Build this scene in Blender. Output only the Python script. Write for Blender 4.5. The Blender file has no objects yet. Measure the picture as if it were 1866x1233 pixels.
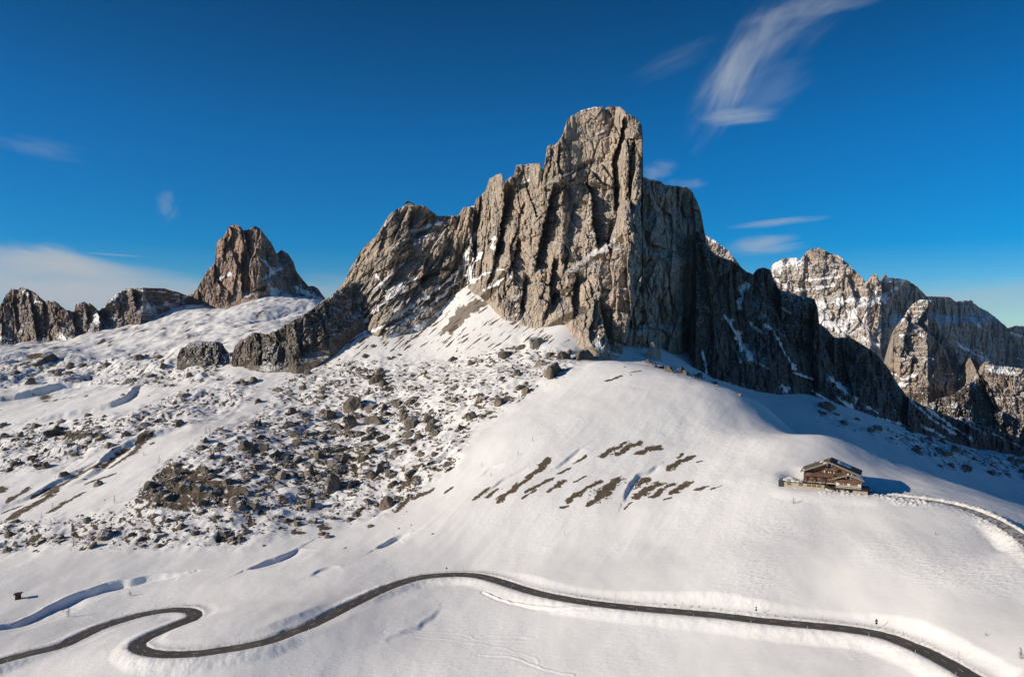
import bpy, bmesh, math, random
import numpy as np
from mathutils import Vector, Matrix
random.seed(7)
rng = np.random.default_rng(11)
F = 1450.0; CX = 933.0; HY = 600.0
SC = bpy.context.scene
COL = SC.collection
SUN_DIR = Vector((-0.925, -0.215, 0.320)).normalized()

# ------------------------------------------------------------------ noise
def _h(ix, iy, iz, seed):
    h = (ix.astype(np.int64)*374761393 + iy.astype(np.int64)*668265263 + iz.astype(np.int64)*2147483647 + seed*1274126177) & 0xffffffff
    h = ((h ^ (h >> 13))*1274126177) & 0xffffffff
    h = ((h ^ (h >> 16))*2246822519) & 0xffffffff
    return (h ^ (h >> 15)) & 0xffffffff
_G = np.array([(math.cos(a), math.sin(a)) for a in np.linspace(0, 2*math.pi, 33)[:-1]])
def perlin(x, y, seed=0):
    x = np.asarray(x, float); y = np.asarray(y, float)
    x0 = np.floor(x); y0 = np.floor(y); fx = x-x0; fy = y-y0
    ux = fx*fx*fx*(fx*(fx*6-15)+10); uy = fy*fy*fy*(fy*(fy*6-15)+10)
    z = np.zeros_like(x0)
    def g(i, j):
        k = _h(x0+i, y0+j, z, seed) & 31
        v = _G[k]
        return v[..., 0]*(fx-i)+v[..., 1]*(fy-j)
    a = g(0, 0); b = g(1, 0); c = g(0, 1); d = g(1, 1)
    return 1.5*((a+(b-a)*ux)*(1-uy)+(c+(d-c)*ux)*uy)
def fbm(x, y, oct=4, seed=0, gain=.5, lac=2.03):
    s = 0; a = 1.; t = 0
    for i in range(oct):
        s = s+a*perlin(x*lac**i, y*lac**i, seed+i*17); t += a; a *= gain
    return s/t
def ridged(x, y, oct=4, seed=0, gain=.5):
    s = 0; a = 1.; t = 0
    for i in range(oct):
        s = s+a*(1-2*np.abs(perlin(x*2.1**i, y*2.1**i, seed+i*13))); t += a; a *= gain
    return s/t
def worley(x, y, seed=0):
    x0 = np.floor(x); y0 = np.floor(y); f1 = np.full(x.shape, 9.); f2 = np.full(x.shape, 9.); hh = np.zeros(x.shape)
    z = np.zeros_like(x0)
    for i in (-1, 0, 1):
        for j in (-1, 0, 1):
            k = _h(x0+i, y0+j, z, seed)
            qx = x0+i+(k & 1023)/1023.; qy = y0+j+((k >> 10) & 1023)/1023.
            d = np.hypot(qx-x, qy-y)
            m = d < f1
            f2 = np.where(m, f1, np.minimum(f2, d)); hh = np.where(m, ((k >> 20) & 1023)/1023., hh)
            f1 = np.where(m, d, f1)
    return f1, f2, hh
def blocks(x, y, seed=0, tilt=1., crack=0., rnd=.25):
    """broken-rock relief: joint-bounded blocks, every one a flat plane of its own tilt and offset, with open cracks between"""
    x0 = np.floor(x); y0 = np.floor(y); f1 = np.full(x.shape, 9.); f2 = np.full(x.shape, 9.); v = np.zeros(x.shape); z = np.zeros_like(x0)
    for i in (-1, 0, 1):
        for j in (-1, 0, 1):
            k = _h(x0+i, y0+j, z, seed); k2 = _h(x0+i, y0+j, z, seed+991)
            dx = x-(x0+i+(k & 1023)/1023.); dy = y-(y0+j+((k >> 10) & 1023)/1023.); d = np.maximum(np.abs(dx), np.abs(dy)*.85)*(1-rnd)+(np.abs(dx)+np.abs(dy))*rnd*.75
            pl = ((k2 & 1023)/1023.-.5)+tilt*(dx*((k2 >> 10 & 1023)/511.5-1)+dy*((k2 >> 20 & 1023)/511.5-1)*.6)
            m = d < f1
            f2 = np.where(m, f1, np.minimum(f2, d)); v = np.where(m, pl, v); f1 = np.where(m, d, f1)
    return v+crack*np.clip(1-(f2-f1)/.10, 0, 1)
def sstep(a, b, x):
    t = np.clip((x-a)/(b-a), 0, 1); return t*t*(3-2*t)
def interp(pts, x):
    p = np.array(pts, float); return np.interp(x, p[:, 0], p[:, 1])
def poly_dist(X, Y, pts, need_side=True):
    """distance to a polyline, signed side, and arc length"""
    best = np.full(X.shape, 1e9); side = np.ones(X.shape); arc = np.zeros(X.shape); acc = 0
    pts = [np.array(p[:2], float) for p in pts]
    for a, b in zip(pts[:-1], pts[1:]):
        v = b-a; L = math.hypot(*v)
        if L < 1e-9: continue
        t = np.clip(((X-a[0])*v[0]+(Y-a[1])*v[1])/L**2, 0, 1)
        dx = X-a[0]-t*v[0]; dy = Y-a[1]-t*v[1]; d = np.hypot(dx, dy)
        m = d < best
        best = np.where(m, d, best); arc = np.where(m, acc+t*L, arc)
        side = np.where(m, np.sign(v[0]*(Y-a[1])-v[1]*(X-a[0])), side)
        acc += L
    return best, side, arc, acc
def poly_in(X, Y, pts):
    """signed distance, positive inside"""
    ins = np.zeros(X.shape, bool); n = len(pts)
    for i in range(n):
        x1, y1 = pts[i]; x2, y2 = pts[(i+1) % n]
        c = ((y1 > Y) != (y2 > Y)) & (X < (x2-x1)*(Y-y1)/((y2-y1) or 1e-9)+x1)
        ins ^= c
    d = poly_dist(X, Y, list(pts)+[pts[0]])[0]
    return np.where(ins, d, -d)
def smooth_line(pts, n=6):
    """Catmull-Rom through points of any dimension"""
    P = [np.array(p, float) for p in pts]; P = [2*P[0]-P[1]]+P+[2*P[-1]-P[-2]]
    out = []
    for i in range(1, len(P)-2):
        for k in range(n):
            t = k/n
            out.append(.5*(2*P[i]+(P[i+1]-P[i-1])*t+(2*P[i-1]-5*P[i]+4*P[i+1]-P[i+2])*t*t+(-P[i-1]+3*P[i]-3*P[i+1]+P[i+2])*t**3))
    out.append(P[-2]); return out

# ------------------------------------------------------------------ object helpers
def tag(o, label=None, cat=None, group=None, kind=None):
    if label: o['label'] = label
    if cat: o['category'] = cat
    if group: o['group'] = group
    if kind: o['kind'] = kind
    return o
def empty(name, loc, rz=0):
    o = bpy.data.objects.new(name, None); COL.objects.link(o); o.location = loc; o.rotation_euler = (0, 0, rz)
    o.empty_display_size = .2
    return o
def link(name, me, mat=None, parent=None, loc=None):
    o = bpy.data.objects.new(name, me); COL.objects.link(o)
    if mat is not None and not me.materials: me.materials.append(mat)
    if parent is not None: o.parent = parent
    if loc is not None: o.location = loc
    return o
def grid_mesh(name, P, smooth=True, attrs=None):
    """P (rows, cols, 3) to a quad mesh"""
    R, C = P.shape[:2]
    me = bpy.data.meshes.new(name)
    me.vertices.add(R*C); me.vertices.foreach_set('co', P.reshape(-1).astype(np.float32))
    i = np.arange((R-1)*(C-1)); r = i//(C-1); c = i % (C-1); a = r*C+c
    q = np.stack([a, a+1, a+C+1, a+C], 1).astype(np.int32)
    me.loops.add(q.size); me.loops.foreach_set('vertex_index', q.reshape(-1))
    me.polygons.add(len(q)); me.polygons.foreach_set('loop_start', np.arange(0, q.size, 4, dtype=np.int32))
    me.polygons.foreach_set('loop_total', np.full(len(q), 4, np.int32))
    me.update(calc_edges=True)
    me.polygons.foreach_set('use_smooth', np.full(len(q), smooth))
    for k, v in (attrs or {}).items():
        at = me.attributes.new(k, 'FLOAT', 'POINT'); at.data.foreach_set('value', v.reshape(-1).astype(np.float32))
    return me
class MB:
    def __init__(s): s.v = []; s.f = []
    def add(s, vs, fs):
        n = len(s.v); s.v += [tuple(v) for v in vs]; s.f += [tuple(i+n for i in f) for f in fs]; return s
    def box(s, x0, x1, y0, y1, z0, z1):
        return s.add([(x0, y0, z0), (x1, y0, z0), (x1, y1, z0), (x0, y1, z0), (x0, y0, z1), (x1, y0, z1), (x1, y1, z1), (x0, y1, z1)],
                     [(0, 3, 2, 1), (4, 5, 6, 7), (0, 1, 5, 4), (1, 2, 6, 5), (2, 3, 7, 6), (3, 0, 4, 7)])
    def prism(s, poly, y0, y1):
        """poly in (x,z), extruded along y"""
        n = len(poly)
        vs = [(x, y0, z) for x, z in poly]+[(x, y1, z) for x, z in poly]
        fs = [tuple(range(n)), tuple(range(2*n-1, n-1, -1))]+[(i, i+n, (i+1) % n+n, (i+1) % n) for i in range(n)]
        return s.add(vs, fs)
    def tube(s, pts, rad, n=6, cap=True):
        pts = [Vector(p) for p in pts]; rings = []
        if not hasattr(rad, '__len__'): rad = [rad]*len(pts)
        base = len(s.v); vs = []; fs = []
        for i, p in enumerate(pts):
            d = (pts[min(i+1, len(pts)-1)]-pts[max(i-1, 0)]).normalized()
            a = d.cross(Vector((0, 0, 1))); a = a.normalized() if a.length > 1e-3 else Vector((1, 0, 0)); b = d.cross(a)
            for k in range(n):
                t = 2*math.pi*k/n; vs.append(p+(a*math.cos(t)+b*math.sin(t))*rad[i])
        for i in range(len(pts)-1):
            for k in range(n):
                fs.append((i*n+k, i*n+(k+1) % n, (i+1)*n+(k+1) % n, (i+1)*n+k))
        if cap: fs += [tuple(range(n-1, -1, -1)), tuple(range((len(pts)-1)*n, len(pts)*n))]
        return s.add(vs, fs)
    def build(s, name, mat=None, parent=None, smooth=False, mesh_only=False):
        me = bpy.data.meshes.new(name); me.from_pydata(s.v, [], s.f); me.update()
        bm = bmesh.new(); bm.from_mesh(me); bmesh.ops.recalc_face_normals(bm, faces=bm.faces); bm.to_mesh(me); bm.free()
        if smooth: me.polygons.foreach_set('use_smooth', [True]*len(me.polygons))
        if mat: me.materials.append(mat)
        if mesh_only: return me
        return link(name, me, None, parent)
def kids(o): return [c for c in COL.objects if c.parent == o]
def copy_tree(o, parent=None, ch=None):
    c = o.copy(); COL.objects.link(c); c.parent = parent
    for k in (ch if ch is not None else kids(o)):
        copy_tree(k, c)
    return c

# ------------------------------------------------------------------ materials
class NT:
    def __init__(s, name):
        s.m = bpy.data.materials.new(name); s.m.use_nodes = True; s.t = s.m.node_tree; s.t.nodes.clear()
        s.out = s.n('ShaderNodeOutputMaterial'); s.b = s.n('ShaderNodeBsdfPrincipled'); s.l(s.b.outputs[0], s.out.inputs[0])
    def n(s, typ, **k):
        x = s.t.nodes.new(typ)
        for a, v in k.items():
            if a.startswith('i_'):
                key = a[2:].replace('_', ' '); key = int(key) if key.isdigit() else key
                x.inputs[key].default_value = v
            else: setattr(x, a, v)
        return x
    def l(s, a, b): s.t.links.new(a, b)
    def val(s, sock, v):
        if isinstance(v, (int, float, tuple)): sock.default_value = v
        else: s.l(v, sock)
    def math(s, op, a, b=0., c=0., clamp=False):
        x = s.n('ShaderNodeMath', operation=op, use_clamp=clamp)
        for i, v in enumerate((a, b, c)):
            if i < len(x.inputs): s.val(x.inputs[i], v)
        return x.outputs[0]
    def mix(s, f, a, b):
        x = s.n('ShaderNodeMix', data_type='RGBA'); s.val(x.inputs[0], f)
        for i, v in ((6, a), (7, b)):
            s.val(x.inputs[i], v if not isinstance(v, tuple) or len(v) == 4 else v+(1,))
        return x.outputs[2]
    def ramp(s, f, a, b):
        x = s.n('ShaderNodeMapRange', interpolation_type='SMOOTHSTEP', clamp=True); s.val(x.inputs[0], f)
        x.inputs[1].default_value = a; x.inputs[2].default_value = b; return x.outputs[0]
    def noise(s, scale, detail=4, rough=.55, vec=None, sc=(1, 1, 1), typ='FBM', dist=0):
        if vec is None: vec = s.coord()
        if sc != (1, 1, 1):
            mp = s.n('ShaderNodeMapping'); mp.inputs['Scale'].default_value = sc; s.l(vec, mp.inputs[0]); vec = mp.outputs[0]
        x = s.n('ShaderNodeTexNoise'); x.inputs['Scale'].default_value = scale; x.inputs['Detail'].default_value = detail
        x.inputs['Roughness'].default_value = rough; x.inputs['Distortion'].default_value = dist; s.l(vec, x.inputs[0]); return x.outputs[0]
    def vor(s, scale, feature='F1', sc=(1, 1, 1)):
        vec = s.coord(); mp = s.n('ShaderNodeMapping'); mp.inputs['Scale'].default_value = sc; s.l(vec, mp.inputs[0])
        x = s.n('ShaderNodeTexVoronoi', feature=feature); x.inputs['Scale'].default_value = scale; s.l(mp.outputs[0], x.inputs['Vector']); return x.outputs[0]
    def coord(s):
        if not hasattr(s, '_c'): s._c = s.n('ShaderNodeTexCoord').outputs['Object']
        return s._c
    def attr(s, name): return s.n('ShaderNodeAttribute', attribute_name=name).outputs['Fac']
    def geo(s, o):
        if not hasattr(s, '_g'): s._g = s.n('ShaderNodeNewGeometry')
        return s._g.outputs[o]
    def bump(s, h, strength=1, dist=1):
        x = s.n('ShaderNodeBump'); x.inputs['Strength'].default_value = strength; x.inputs['Distance'].default_value = dist
        s.l(h, x.inputs['Height'])
        return x.outputs[0]
    def fin(s, col=None, rough=.9, normal=None, spec=.2):
        if col is not None: s.val(s.b.inputs['Base Color'], col if not isinstance(col, tuple) or len(col) == 4 else col+(1,))
        s.val(s.b.inputs['Roughness'], rough); s.b.inputs['Specular IOR Level'].default_value = spec
        if normal is not None: s.l(normal, s.b.inputs['Normal'])
        return s.m
def plain(name, c, rough=.8, var=.25, scale=2., bump=0., spec=.2, metal=0):
    n = NT(name); f = n.noise(scale, 4)
    col = n.mix(n.ramp(f, .3, .7), tuple(x*(1-var) for x in c), tuple(min(1, x*(1+var)) for x in c))
    n.b.inputs['Metallic'].default_value = metal
    return n.fin(col, rough, n.bump(f, bump, .05) if bump else None, spec)
SNOW = (.83, .815, .80)
def rock_mat(name, light, dark, warm, snow_lo=.62, snow_hi=.80, hs=1., vert=True, snow_on=True, bumpd=1.2, streak=0.5, band=0.0):
    """hs: size of the rock features in metres relative to the main face"""
    n = NT(name)
    zs = .22 if vert else .8
    big = n.noise(.02/hs, 5, .6, sc=(1, 1, .5))
    mid = n.noise(.09/hs, 6, .62, sc=(1, 1, zs))
    fine = n.noise(.5/hs, 5, .6, sc=(1, 1, .45))
    crack = n.vor(.055/hs, 'DISTANCE_TO_EDGE', (1, 1, zs*1.2))
    c = n.mix(n.ramp(mid, .3, .68), dark, light)
    c = n.mix(n.math('MULTIPLY', n.ramp(n.noise(.03/hs, 5, .62, sc=(1, 1, .55)), .47, .62), .8), c, warm)
    c = n.mix(n.math('MULTIPLY', n.ramp(fine, .48, .66), .35), c, tuple(x*.55 for x in dark))
    c = n.mix(n.math('MULTIPLY', n.ramp(n.noise(.16/hs, 4, .6, sc=(1.6, 1.6, .12)), .52, .66), streak), c, tuple(x*.7 for x in dark))
    if band:
        st = n.noise(.045/hs, 4, .6, sc=(.12, .12, 1.6)); c = n.mix(n.math('MULTIPLY', n.ramp(st, .5, .6), band), c, tuple(x*.6 for x in dark))
    br = n.attr('brown')
    bn = n.math('ADD', br, n.math('MULTIPLY', n.math('SUBTRACT', mid, .5), .9))
    c = n.mix(n.ramp(bn, .42, .62), c, n.mix(n.ramp(fine, .35, .65), (.075, .052, .034), (.13, .095, .062)))
    # relief too fine for the mesh
    micro = n.noise(1.9/hs, 4, .65, sc=(1, 1, .7)); c2 = n.vor(.16/hs, 'DISTANCE_TO_EDGE', (1, 1, zs*1.6))
    h = n.math('ADD', n.math('MULTIPLY', mid, 1.6*hs), n.math('MULTIPLY', fine, 1.6*hs))
    h = n.math('ADD', h, n.math('MULTIPLY', micro, .55*hs))
    h = n.math('ADD', h, n.math('ADD', n.math('MULTIPLY', n.ramp(crack, 0., .05), 1.6*hs), n.math('MULTIPLY', n.ramp(c2, 0., .07), .8*hs)))
    c = n.mix(n.math('MULTIPLY', n.math('SUBTRACT', 1., n.ramp(crack, 0., .045)), .55), c, tuple(x*.45 for x in dark))
    c = n.mix(n.math('MULTIPLY', n.ramp(micro, .52, .64), .28), c, tuple(x*.6 for x in dark))
    if snow_on:
        nz = n.n('ShaderNodeSeparateXYZ'); n.l(n.geo('Normal'), nz.inputs[0])
        sn = n.math('ADD', nz.outputs[2], n.math('MULTIPLY', n.math('SUBTRACT', n.noise(.12/hs, 5, .65), .5), .7))
        sn = n.math('ADD', sn, n.math('MULTIPLY', n.math('SUBTRACT', n.noise(.016/hs, 3, .55), .5), .9))
        sn = n.math('ADD', sn, n.math('MULTIPLY', n.math('SUBTRACT', fine, .5), .3))
        sf = n.ramp(sn, snow_lo, snow_hi)
        sa = n.math('ADD', n.attr('snow'), n.math('MULTIPLY', n.math('SUBTRACT', n.noise(.16/hs, 7, .75, sc=(1, 1, .7)), .5), 2.3))
        sf = n.math('MAXIMUM', sf, n.ramp(sa, .5, .62))
        c = n.mix(sf, c, SNOW)
        h = n.math('MULTIPLY', h, n.math('SUBTRACT', 1., n.math('MULTIPLY', sf, .85)))
    return n.fin(c, .95, n.bump(h, 1., .75*bumpd), .1)
# ------------------------------------------------------------------ ground control (photo column, row, metres away) -> relief
def zd(py, z): return (-z)*F/(py-HY)
ROAD = [(-90, 1232, -161), (0, 1204, -158), (56, 1189, -157), (110, 1176, -156.3), (153, 1156, -155.4), (186, 1141, -154.6), (226, 1128, -153.8), (259, 1119, -153),
        (292, 1113, -152.3), (322, 1110, -151.6), (346, 1112, -151.1), (356, 1119, -150.6), (349, 1127, -150.2), (329, 1135, -149.8), (299, 1147, -149.2), (272, 1159, -148.6),
        (254, 1170, -148.1), (251, 1179, -147.7), (268, 1187, -147.2), (299, 1191, -146.7), (332, 1191, -146.2), (366, 1189, -145.6), (399, 1184, -145),
        (439, 1178, -144.2), (492, 1166, -143), (532, 1151, -142), (571, 1136, -141), (620, 1111, -139.8), (658, 1092, -138.8), (703, 1071, -137.6), (754, 1054, -136.2),
        (792, 1048, -135.3), (840, 1046, -134.2), (874, 1049, -133.4), (909, 1058, -132.5), (943, 1069, -131.6), (977, 1079, -130.7), (1029, 1090, -129.3), (1080, 1098, -128.2),
        (1149, 1106, -126.6), (1240, 1114, -124.6), (1307, 1120, -123.3), (1391, 1130, -121.6), (1475, 1138, -120), (1542, 1145, -118.8), (1602, 1155, -117.8),
        (1643, 1168, -117.1), (1686, 1186, -116.3), (1723, 1205, -115.7), (1763, 1228, -115), (1800, 1252, -114.5), (1850, 1290, -113.8), (1930, 1350, -113)]
ROAD_W = [((c-CX)/F*zd(r, z), zd(r, z), z) for c, r, z in ROAD]
TOPR = [(1574, 899, 424), (1600, 902, 419), (1640, 906, 413), (1690, 912, 405), (1735, 920, 398), (1775, 932, 388), (1812, 948, 374), (1845, 967, 358), (1875, 990, 342), (1930, 1040, 316), (2010, 1120, 290)]
TOPR_W = [((c-CX)/F*d, d, -(r-HY)/F*d) for c, r, d in TOPR]
CP = [  # px, py, d
 (-250, 1700, 230), (0, 1620, 245), (450, 1560, 245), (933, 1530, 245), (1400, 1500, 235), (1866, 1440, 210), (2116, 1400, 205),
 (0, 1233, 368), (300, 1233, 346), (620, 1233, 347), (933, 1233, 335), (1240, 1233, 312), (1500, 1233, 290), (1250, 1170, 333), (933, 1150, 365),
 (-250, 1100, 470), (0, 1010, 559), (300, 1000, 526), (500, 1000, 507), (700, 1000, 482), (900, 1000, 460), (0, 1080, 480),
 (900, 900, 522), (900, 800, 602), (940, 722, 713), (1000, 692, 725), (1100, 657, 738), (1100, 700, 668), (1100, 800, 558), (1100, 900, 488), (1100, 1000, 428),
 (1190, 667, 735), (1250, 688, 728), (1250, 800, 545), (1250, 900, 466), (1250, 1000, 403), (1330, 716, 690), (1400, 745, 630), (1400, 800, 522), (1400, 900, 435), (1400, 1000, 377),
 (1500, 800, 510), (1500, 890, 426), (1500, 940, 402), (1500, 1000, 368), (1500, 1065, 345), (1600, 850, 480), (1600, 903, 425), (1600, 1000, 354), (1600, 1099, 323),
 (1700, 876, 450), (1700, 915, 407), (1700, 1000, 346), (1700, 1118, 305), (1866, 926, 415), (1866, 1000, 346), (1866, 1100, 300), (1866, 1233, 250), (2116, 1000, 390),
 # shaded basin beyond the knoll
 (1290, 716, 800), (1290, 697, 880), (1400, 790, 750), (1400, 718, 950), (1500, 855, 640), (1500, 800, 790), (1500, 730, 1000), (1600, 890, 620), (1600, 840, 780), (1600, 762, 1050),
 (1700, 925, 640), (1700, 868, 860), (1700, 796, 1130), (1866, 985, 640), (1866, 905, 960), (1866, 832, 1250), (2116, 980, 800), (2116, 860, 1350),
 (1400, 760, 1300), (1600, 800, 1400), (1866, 840, 1500), (1600, 800, 2300), (1866, 850, 2400), (1250, 760, 1300), (1250, 700, 2200),
 # left flank, boulder field
 (0, 900, 700), (0, 800, 900), (0, 715, 1150), (0, 640, 1600), (-250, 900, 760), (-250, 700, 1250), (-250, 640, 2000), (0, 630, 2000),
 (200, 950, 585), (200, 850, 720), (200, 750, 920), (200, 690, 1150), (200, 640, 1500), (400, 900, 600), (400, 800, 740), (400, 700, 980), (540, 672, 1010),
 (300, 620, 1550), (340, 558, 2000), (400, 562, 2020), (450, 538, 2080), (500, 530, 2080), (590, 552, 2060), (450, 590, 1650), (560, 592, 1550), (200, 605, 2000),
 (600, 780, 800), (600, 900, 610), (600, 960, 545), (700, 700, 900), (700, 800, 725), (700, 900, 590), (800, 700, 850), (800, 800, 680), (800, 900, 560),
 (800, 645, 970), (700, 625, 1030), (620, 655, 1010), (649, 600, 1090), (722, 560, 1140), (780, 590, 1070), (864, 512, 1110), (880, 570, 1010), (950, 602, 935), (1000, 595, 915),
 (950, 650, 850), (1050, 645, 838), (1110, 652, 850), (900, 700, 760), (1200, 662, 850), (1040, 590, 890),
 (740, 640, 1500), (933, 680, 1500), (600, 600, 1400), (600, 620, 2300), (933, 680, 2300), (340, 600, 2400), (0, 640, 2500),
]
cp = [(c, r, d) for c, r, d in CP]+[(c, r, zd(r, z)) for c, r, z in ROAD[::2] if -100 < c < 1900]+[t for t in TOPR if t[0] < 1900][::2]
cp = np.array(cp, float)
KU, KL = 1.0, 1.15
_cx = np.stack([(cp[:, 0]-CX)/F*KU, np.log(cp[:, 2])*KL], 1); _cq = (cp[:, 1]-HY)/F
def _tps(r2): return .5*r2*np.log(r2+1e-12)
_n = len(cp); _A = np.zeros((_n+3, _n+3))
_d2 = ((_cx[:, None]-_cx[None])**2).sum(-1); _A[:_n, :_n] = _tps(_d2)+np.eye(_n)*2e-4
_A[:_n, _n] = 1; _A[:_n, _n+1:] = _cx; _A[_n, :_n] = 1; _A[_n+1:, :_n] = _cx.T
_W = np.linalg.solve(_A, np.concatenate([_cq, np.zeros(3)]))
def ground_q(u, d):
    a = u*KU; b = np.log(d)*KL
    s = _W[_n]+_W[_n+1]*a+_W[_n+2]*b
    for i in range(_n): s = s+_W[i]*_tps((a-_cx[i, 0])**2+(b-_cx[i, 1])**2)
    return s
# coarse table for looking up where a sight line meets the bare relief
_tu = (np.arange(-452, 2330, 6)-CX)/F; _td = np.exp(np.linspace(math.log(200), math.log(2400), 560))
_TQ0 = ground_q(_tu[None, :]+0*_td[:, None], _td[:, None]+0*_tu[None, :]); _TQ = np.minimum.accumulate(_TQ0, axis=0)
def hit0(px, py):
    i = int(round(np.clip((px+452)/6, 0, len(_tu)-1))); col = -_TQ[:, i]; q = (py-HY)/F
    k = int(np.searchsorted(col, -q))
    if k <= 0: return _td[0]
    if k >= len(_td): return _td[-1]
    a, b = col[k-1], col[k]; t = (-q-a)/((b-a) or 1)
    return _td[k-1]+(_td[k]-_td[k-1])*t
def w0(px, py):
    d = hit0(px, py); return ((px-CX)/F*d, d, -(py-HY)/F*d)
def wl(pts): return [w0(*p)[:2] for p in pts]

# ------------------------------------------------------------------ ground sheet
inner = np.arange(-250, 2117, 1.8)
cols = np.concatenate([[-4200, -2600, -1700, -1100, -700, -450], inner, [2320, 2580, 3000, 3700, 4600, 6200]])
U = (cols-CX)/F
ld = np.concatenate([np.linspace(math.log(60), math.log(255), 22)[:-1], np.linspace(math.log(255), math.log(620), 760)[:-1], np.linspace(math.log(620), math.log(1150), 420)[:-1],
                     np.linspace(math.log(1150), math.log(2300), 240)])
D = np.exp(ld)
UU, DD = np.meshgrid(U, D)
UQ = np.clip(UU, -.95, .95)
def cubic_table(u, d):
    a = (u-_tu[0])/(_tu[1]-_tu[0]); b = (np.log(d)-math.log(200))/(math.log(2400)-math.log(200))*(len(_td)-1)
    a = np.clip(a, 1, len(_tu)-3.001); b = np.clip(b, 1, len(_td)-3.001)
    ia = np.floor(a).astype(int); ib = np.floor(b).astype(int); fa = a-ia; fb = b-ib
    def wts(t): return (.5*(-t+2*t*t-t**3), .5*(2-5*t*t+3*t**3), .5*(t+4*t*t-3*t**3), .5*(-t*t+t**3))
    wa = wts(fa); wb = wts(fb); r = 0
    for i in range(4):
        for j in range(4): r = r+wb[i]*wa[j]*_TQ0[ib+i-1, ia+j-1]
    return r
Q = cubic_table(UQ, np.clip(DD, 200, 2399))
GX = UU*DD; GY = DD; GZ = -Q*DD
near = DD < 200; GZ = np.where(near, -Q*200-(200-DD)*.25, GZ)
PX = CX+UU*F; PY = HY+Q*F
FIELD = [(480, 745), (520, 680), (620, 655), (700, 648), (800, 655), (880, 640), (950, 612), (1060, 640), (1062, 662), (960, 722), (870, 782), (830, 850), (780, 885), (700, 940), (560, 960), (440, 992), (230, 1000), (-100, 1010), (-60, 960), (220, 930), (300, 842), (400, 780)]
FIELD2 = [(-120, 790), (130, 765), (230, 755), (350, 705), (480, 690), (440, 745), (240, 800), (120, 850), (-120, 880)]
FIELD3 = [(-120, 640), (130, 650), (340, 640), (440, 690), (300, 705), (100, 700), (-120, 720)]
FIELD4 = [(1480, 738), (1600, 775), (1760, 806), (1960, 840), (1960, 885), (1720, 855), (1640, 812), (1500, 768)]
front = DD < 1500
def fmask(poly, soft=18): return sstep(-soft, soft, poly_in(PX, PY, poly))*front
m1 = fmask(FIELD); m2 = fmask(FIELD2); m3 = fmask(FIELD3); m4 = fmask(FIELD4)*(DD > 700)
mf = np.maximum.reduce([m1, m2, m3*.9, m4])
und = fbm(GX/90, GY/90, 3, 5)*2.4*sstep(330, 700, DD)+fbm(GX/38, GY/55, 3, 9)*.9+fbm(GX/11, GY/14, 3, 21)*.14
far = sstep(900, 1300, DD)
und += far*(fbm(GX/110, GY/150, 4, 33)*16+ridged(GX/45, GY/70, 3, 35)*2.5)*(1-sstep(650, 900, PX))
und += m2*fbm(GX/40, GY/50, 4, 41)*6+m3*fbm(GX/60, GY/80, 3, 44)*10
hum = (1-np.abs(perlin(GX/17, GY/17, 51))*2)*1.1+fbm(GX/26, GY/30, 3, 52)*4.2+fbm(GX/7, GY/7, 2, 53)*.7
und += mf*hum*.85
# long snow flutes running down the knoll
kn = fmask([(700, 980), (840, 850), (1060, 665), (1300, 720), (1480, 850), (1300, 1020), (900, 1030)], 30)
und += kn*(ridged(GX/40-GY/66, GY/190+GX/320, 3, 61)*.5)
# wide rolls of the near meadow
und += sstep(700, 480, DD)*(perlin(GX/120+3, GY/60, 71)*3.4)
GZ = GZ+und
def carve(pts, A, w, edge=2.2, lim=None, seed=0, flip=1):
    """a bank: drops sharply on the near side of the line and recovers over w metres"""
    global GZ
    L = wl(pts); xs = [p[0] for p in L]; ys = [p[1] for p in L]; pad = w*3
    m = (GX > min(xs)-pad) & (GX < max(xs)+pad) & (GY > min(ys)-pad) & (GY < max(ys)+pad) & (np.abs(UU) < 1)
    r = np.where(m.any(1))[0]; c = np.where(m.any(0))[0]
    if not len(r): return
    S = (slice(r[0], r[-1]+1), slice(c[0], c[-1]+1))
    X = GX[S]+fbm(GX[S]/14, GY[S]/14, 2, 80+seed)*2.5; Y = GY[S]+fbm(GX[S]/14, GY[S]/14, 2, 90+seed)*2.5
    d, side, arc, tot = poly_dist(X, Y, smooth_line(L, 4))
    s = -side*d*flip; t = np.clip(arc/tot, 0, 1); fade = np.sin(np.pi*np.clip(t, .02, .98))**.6
    prof = np.where(s > 0, sstep(0, edge, s)*np.exp(-np.maximum(s-edge, 0)/w), 0)
    lip = np.exp(-(s/1.8)**2)*.12
    GZ[S] += -A*fade*prof*sstep(w*3, w*2, d)+A*lip*fade
carve([(-40, 1152), (0, 1140), (40, 1127), (80, 1108), (130, 1086), (180, 1069), (240, 1053), (290, 1043), (345, 1036)], 4.6, 8, 3.6, seed=1)
carve([(447, 1036), (470, 1024), (500, 1012), (530, 998), (548, 990)], 3.0, 9, 3.5, seed=2)
carve([(1131, 915), (1140, 893), (1152, 874), (1175, 858), (1205, 845)], 2.2, 7, 2.5, seed=3)
carve([(682, 995), (700, 982), (725, 971), (752, 964)], 2.6, 7, 2.5, seed=4)
carve([(560, 1047), (590, 1034), (625, 1027)], 1.2, 6, 2.5, seed=4)
carve([(120, 885), (160, 862), (190, 830), (230, 805), (280, 787), (350, 770)], 5, 18, 10, seed=5)
carve([(0, 918), (40, 905), (90, 880), (150, 850), (180, 836)], 3.5, 12, 7, seed=6)
carve([(-40, 735), (60, 715), (120, 700), (190, 690)], 10, 25, 10, seed=7)
carve([(60, 765), (140, 745), (220, 725), (250, 700)], 7, 20, 9, seed=8)
carve([(780, 845), (800, 832), (830, 815)], 5, 12, 4, seed=9)
carve([(520, 795), (560, 770), (640, 745)], 3, 12, 6, seed=10)
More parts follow.
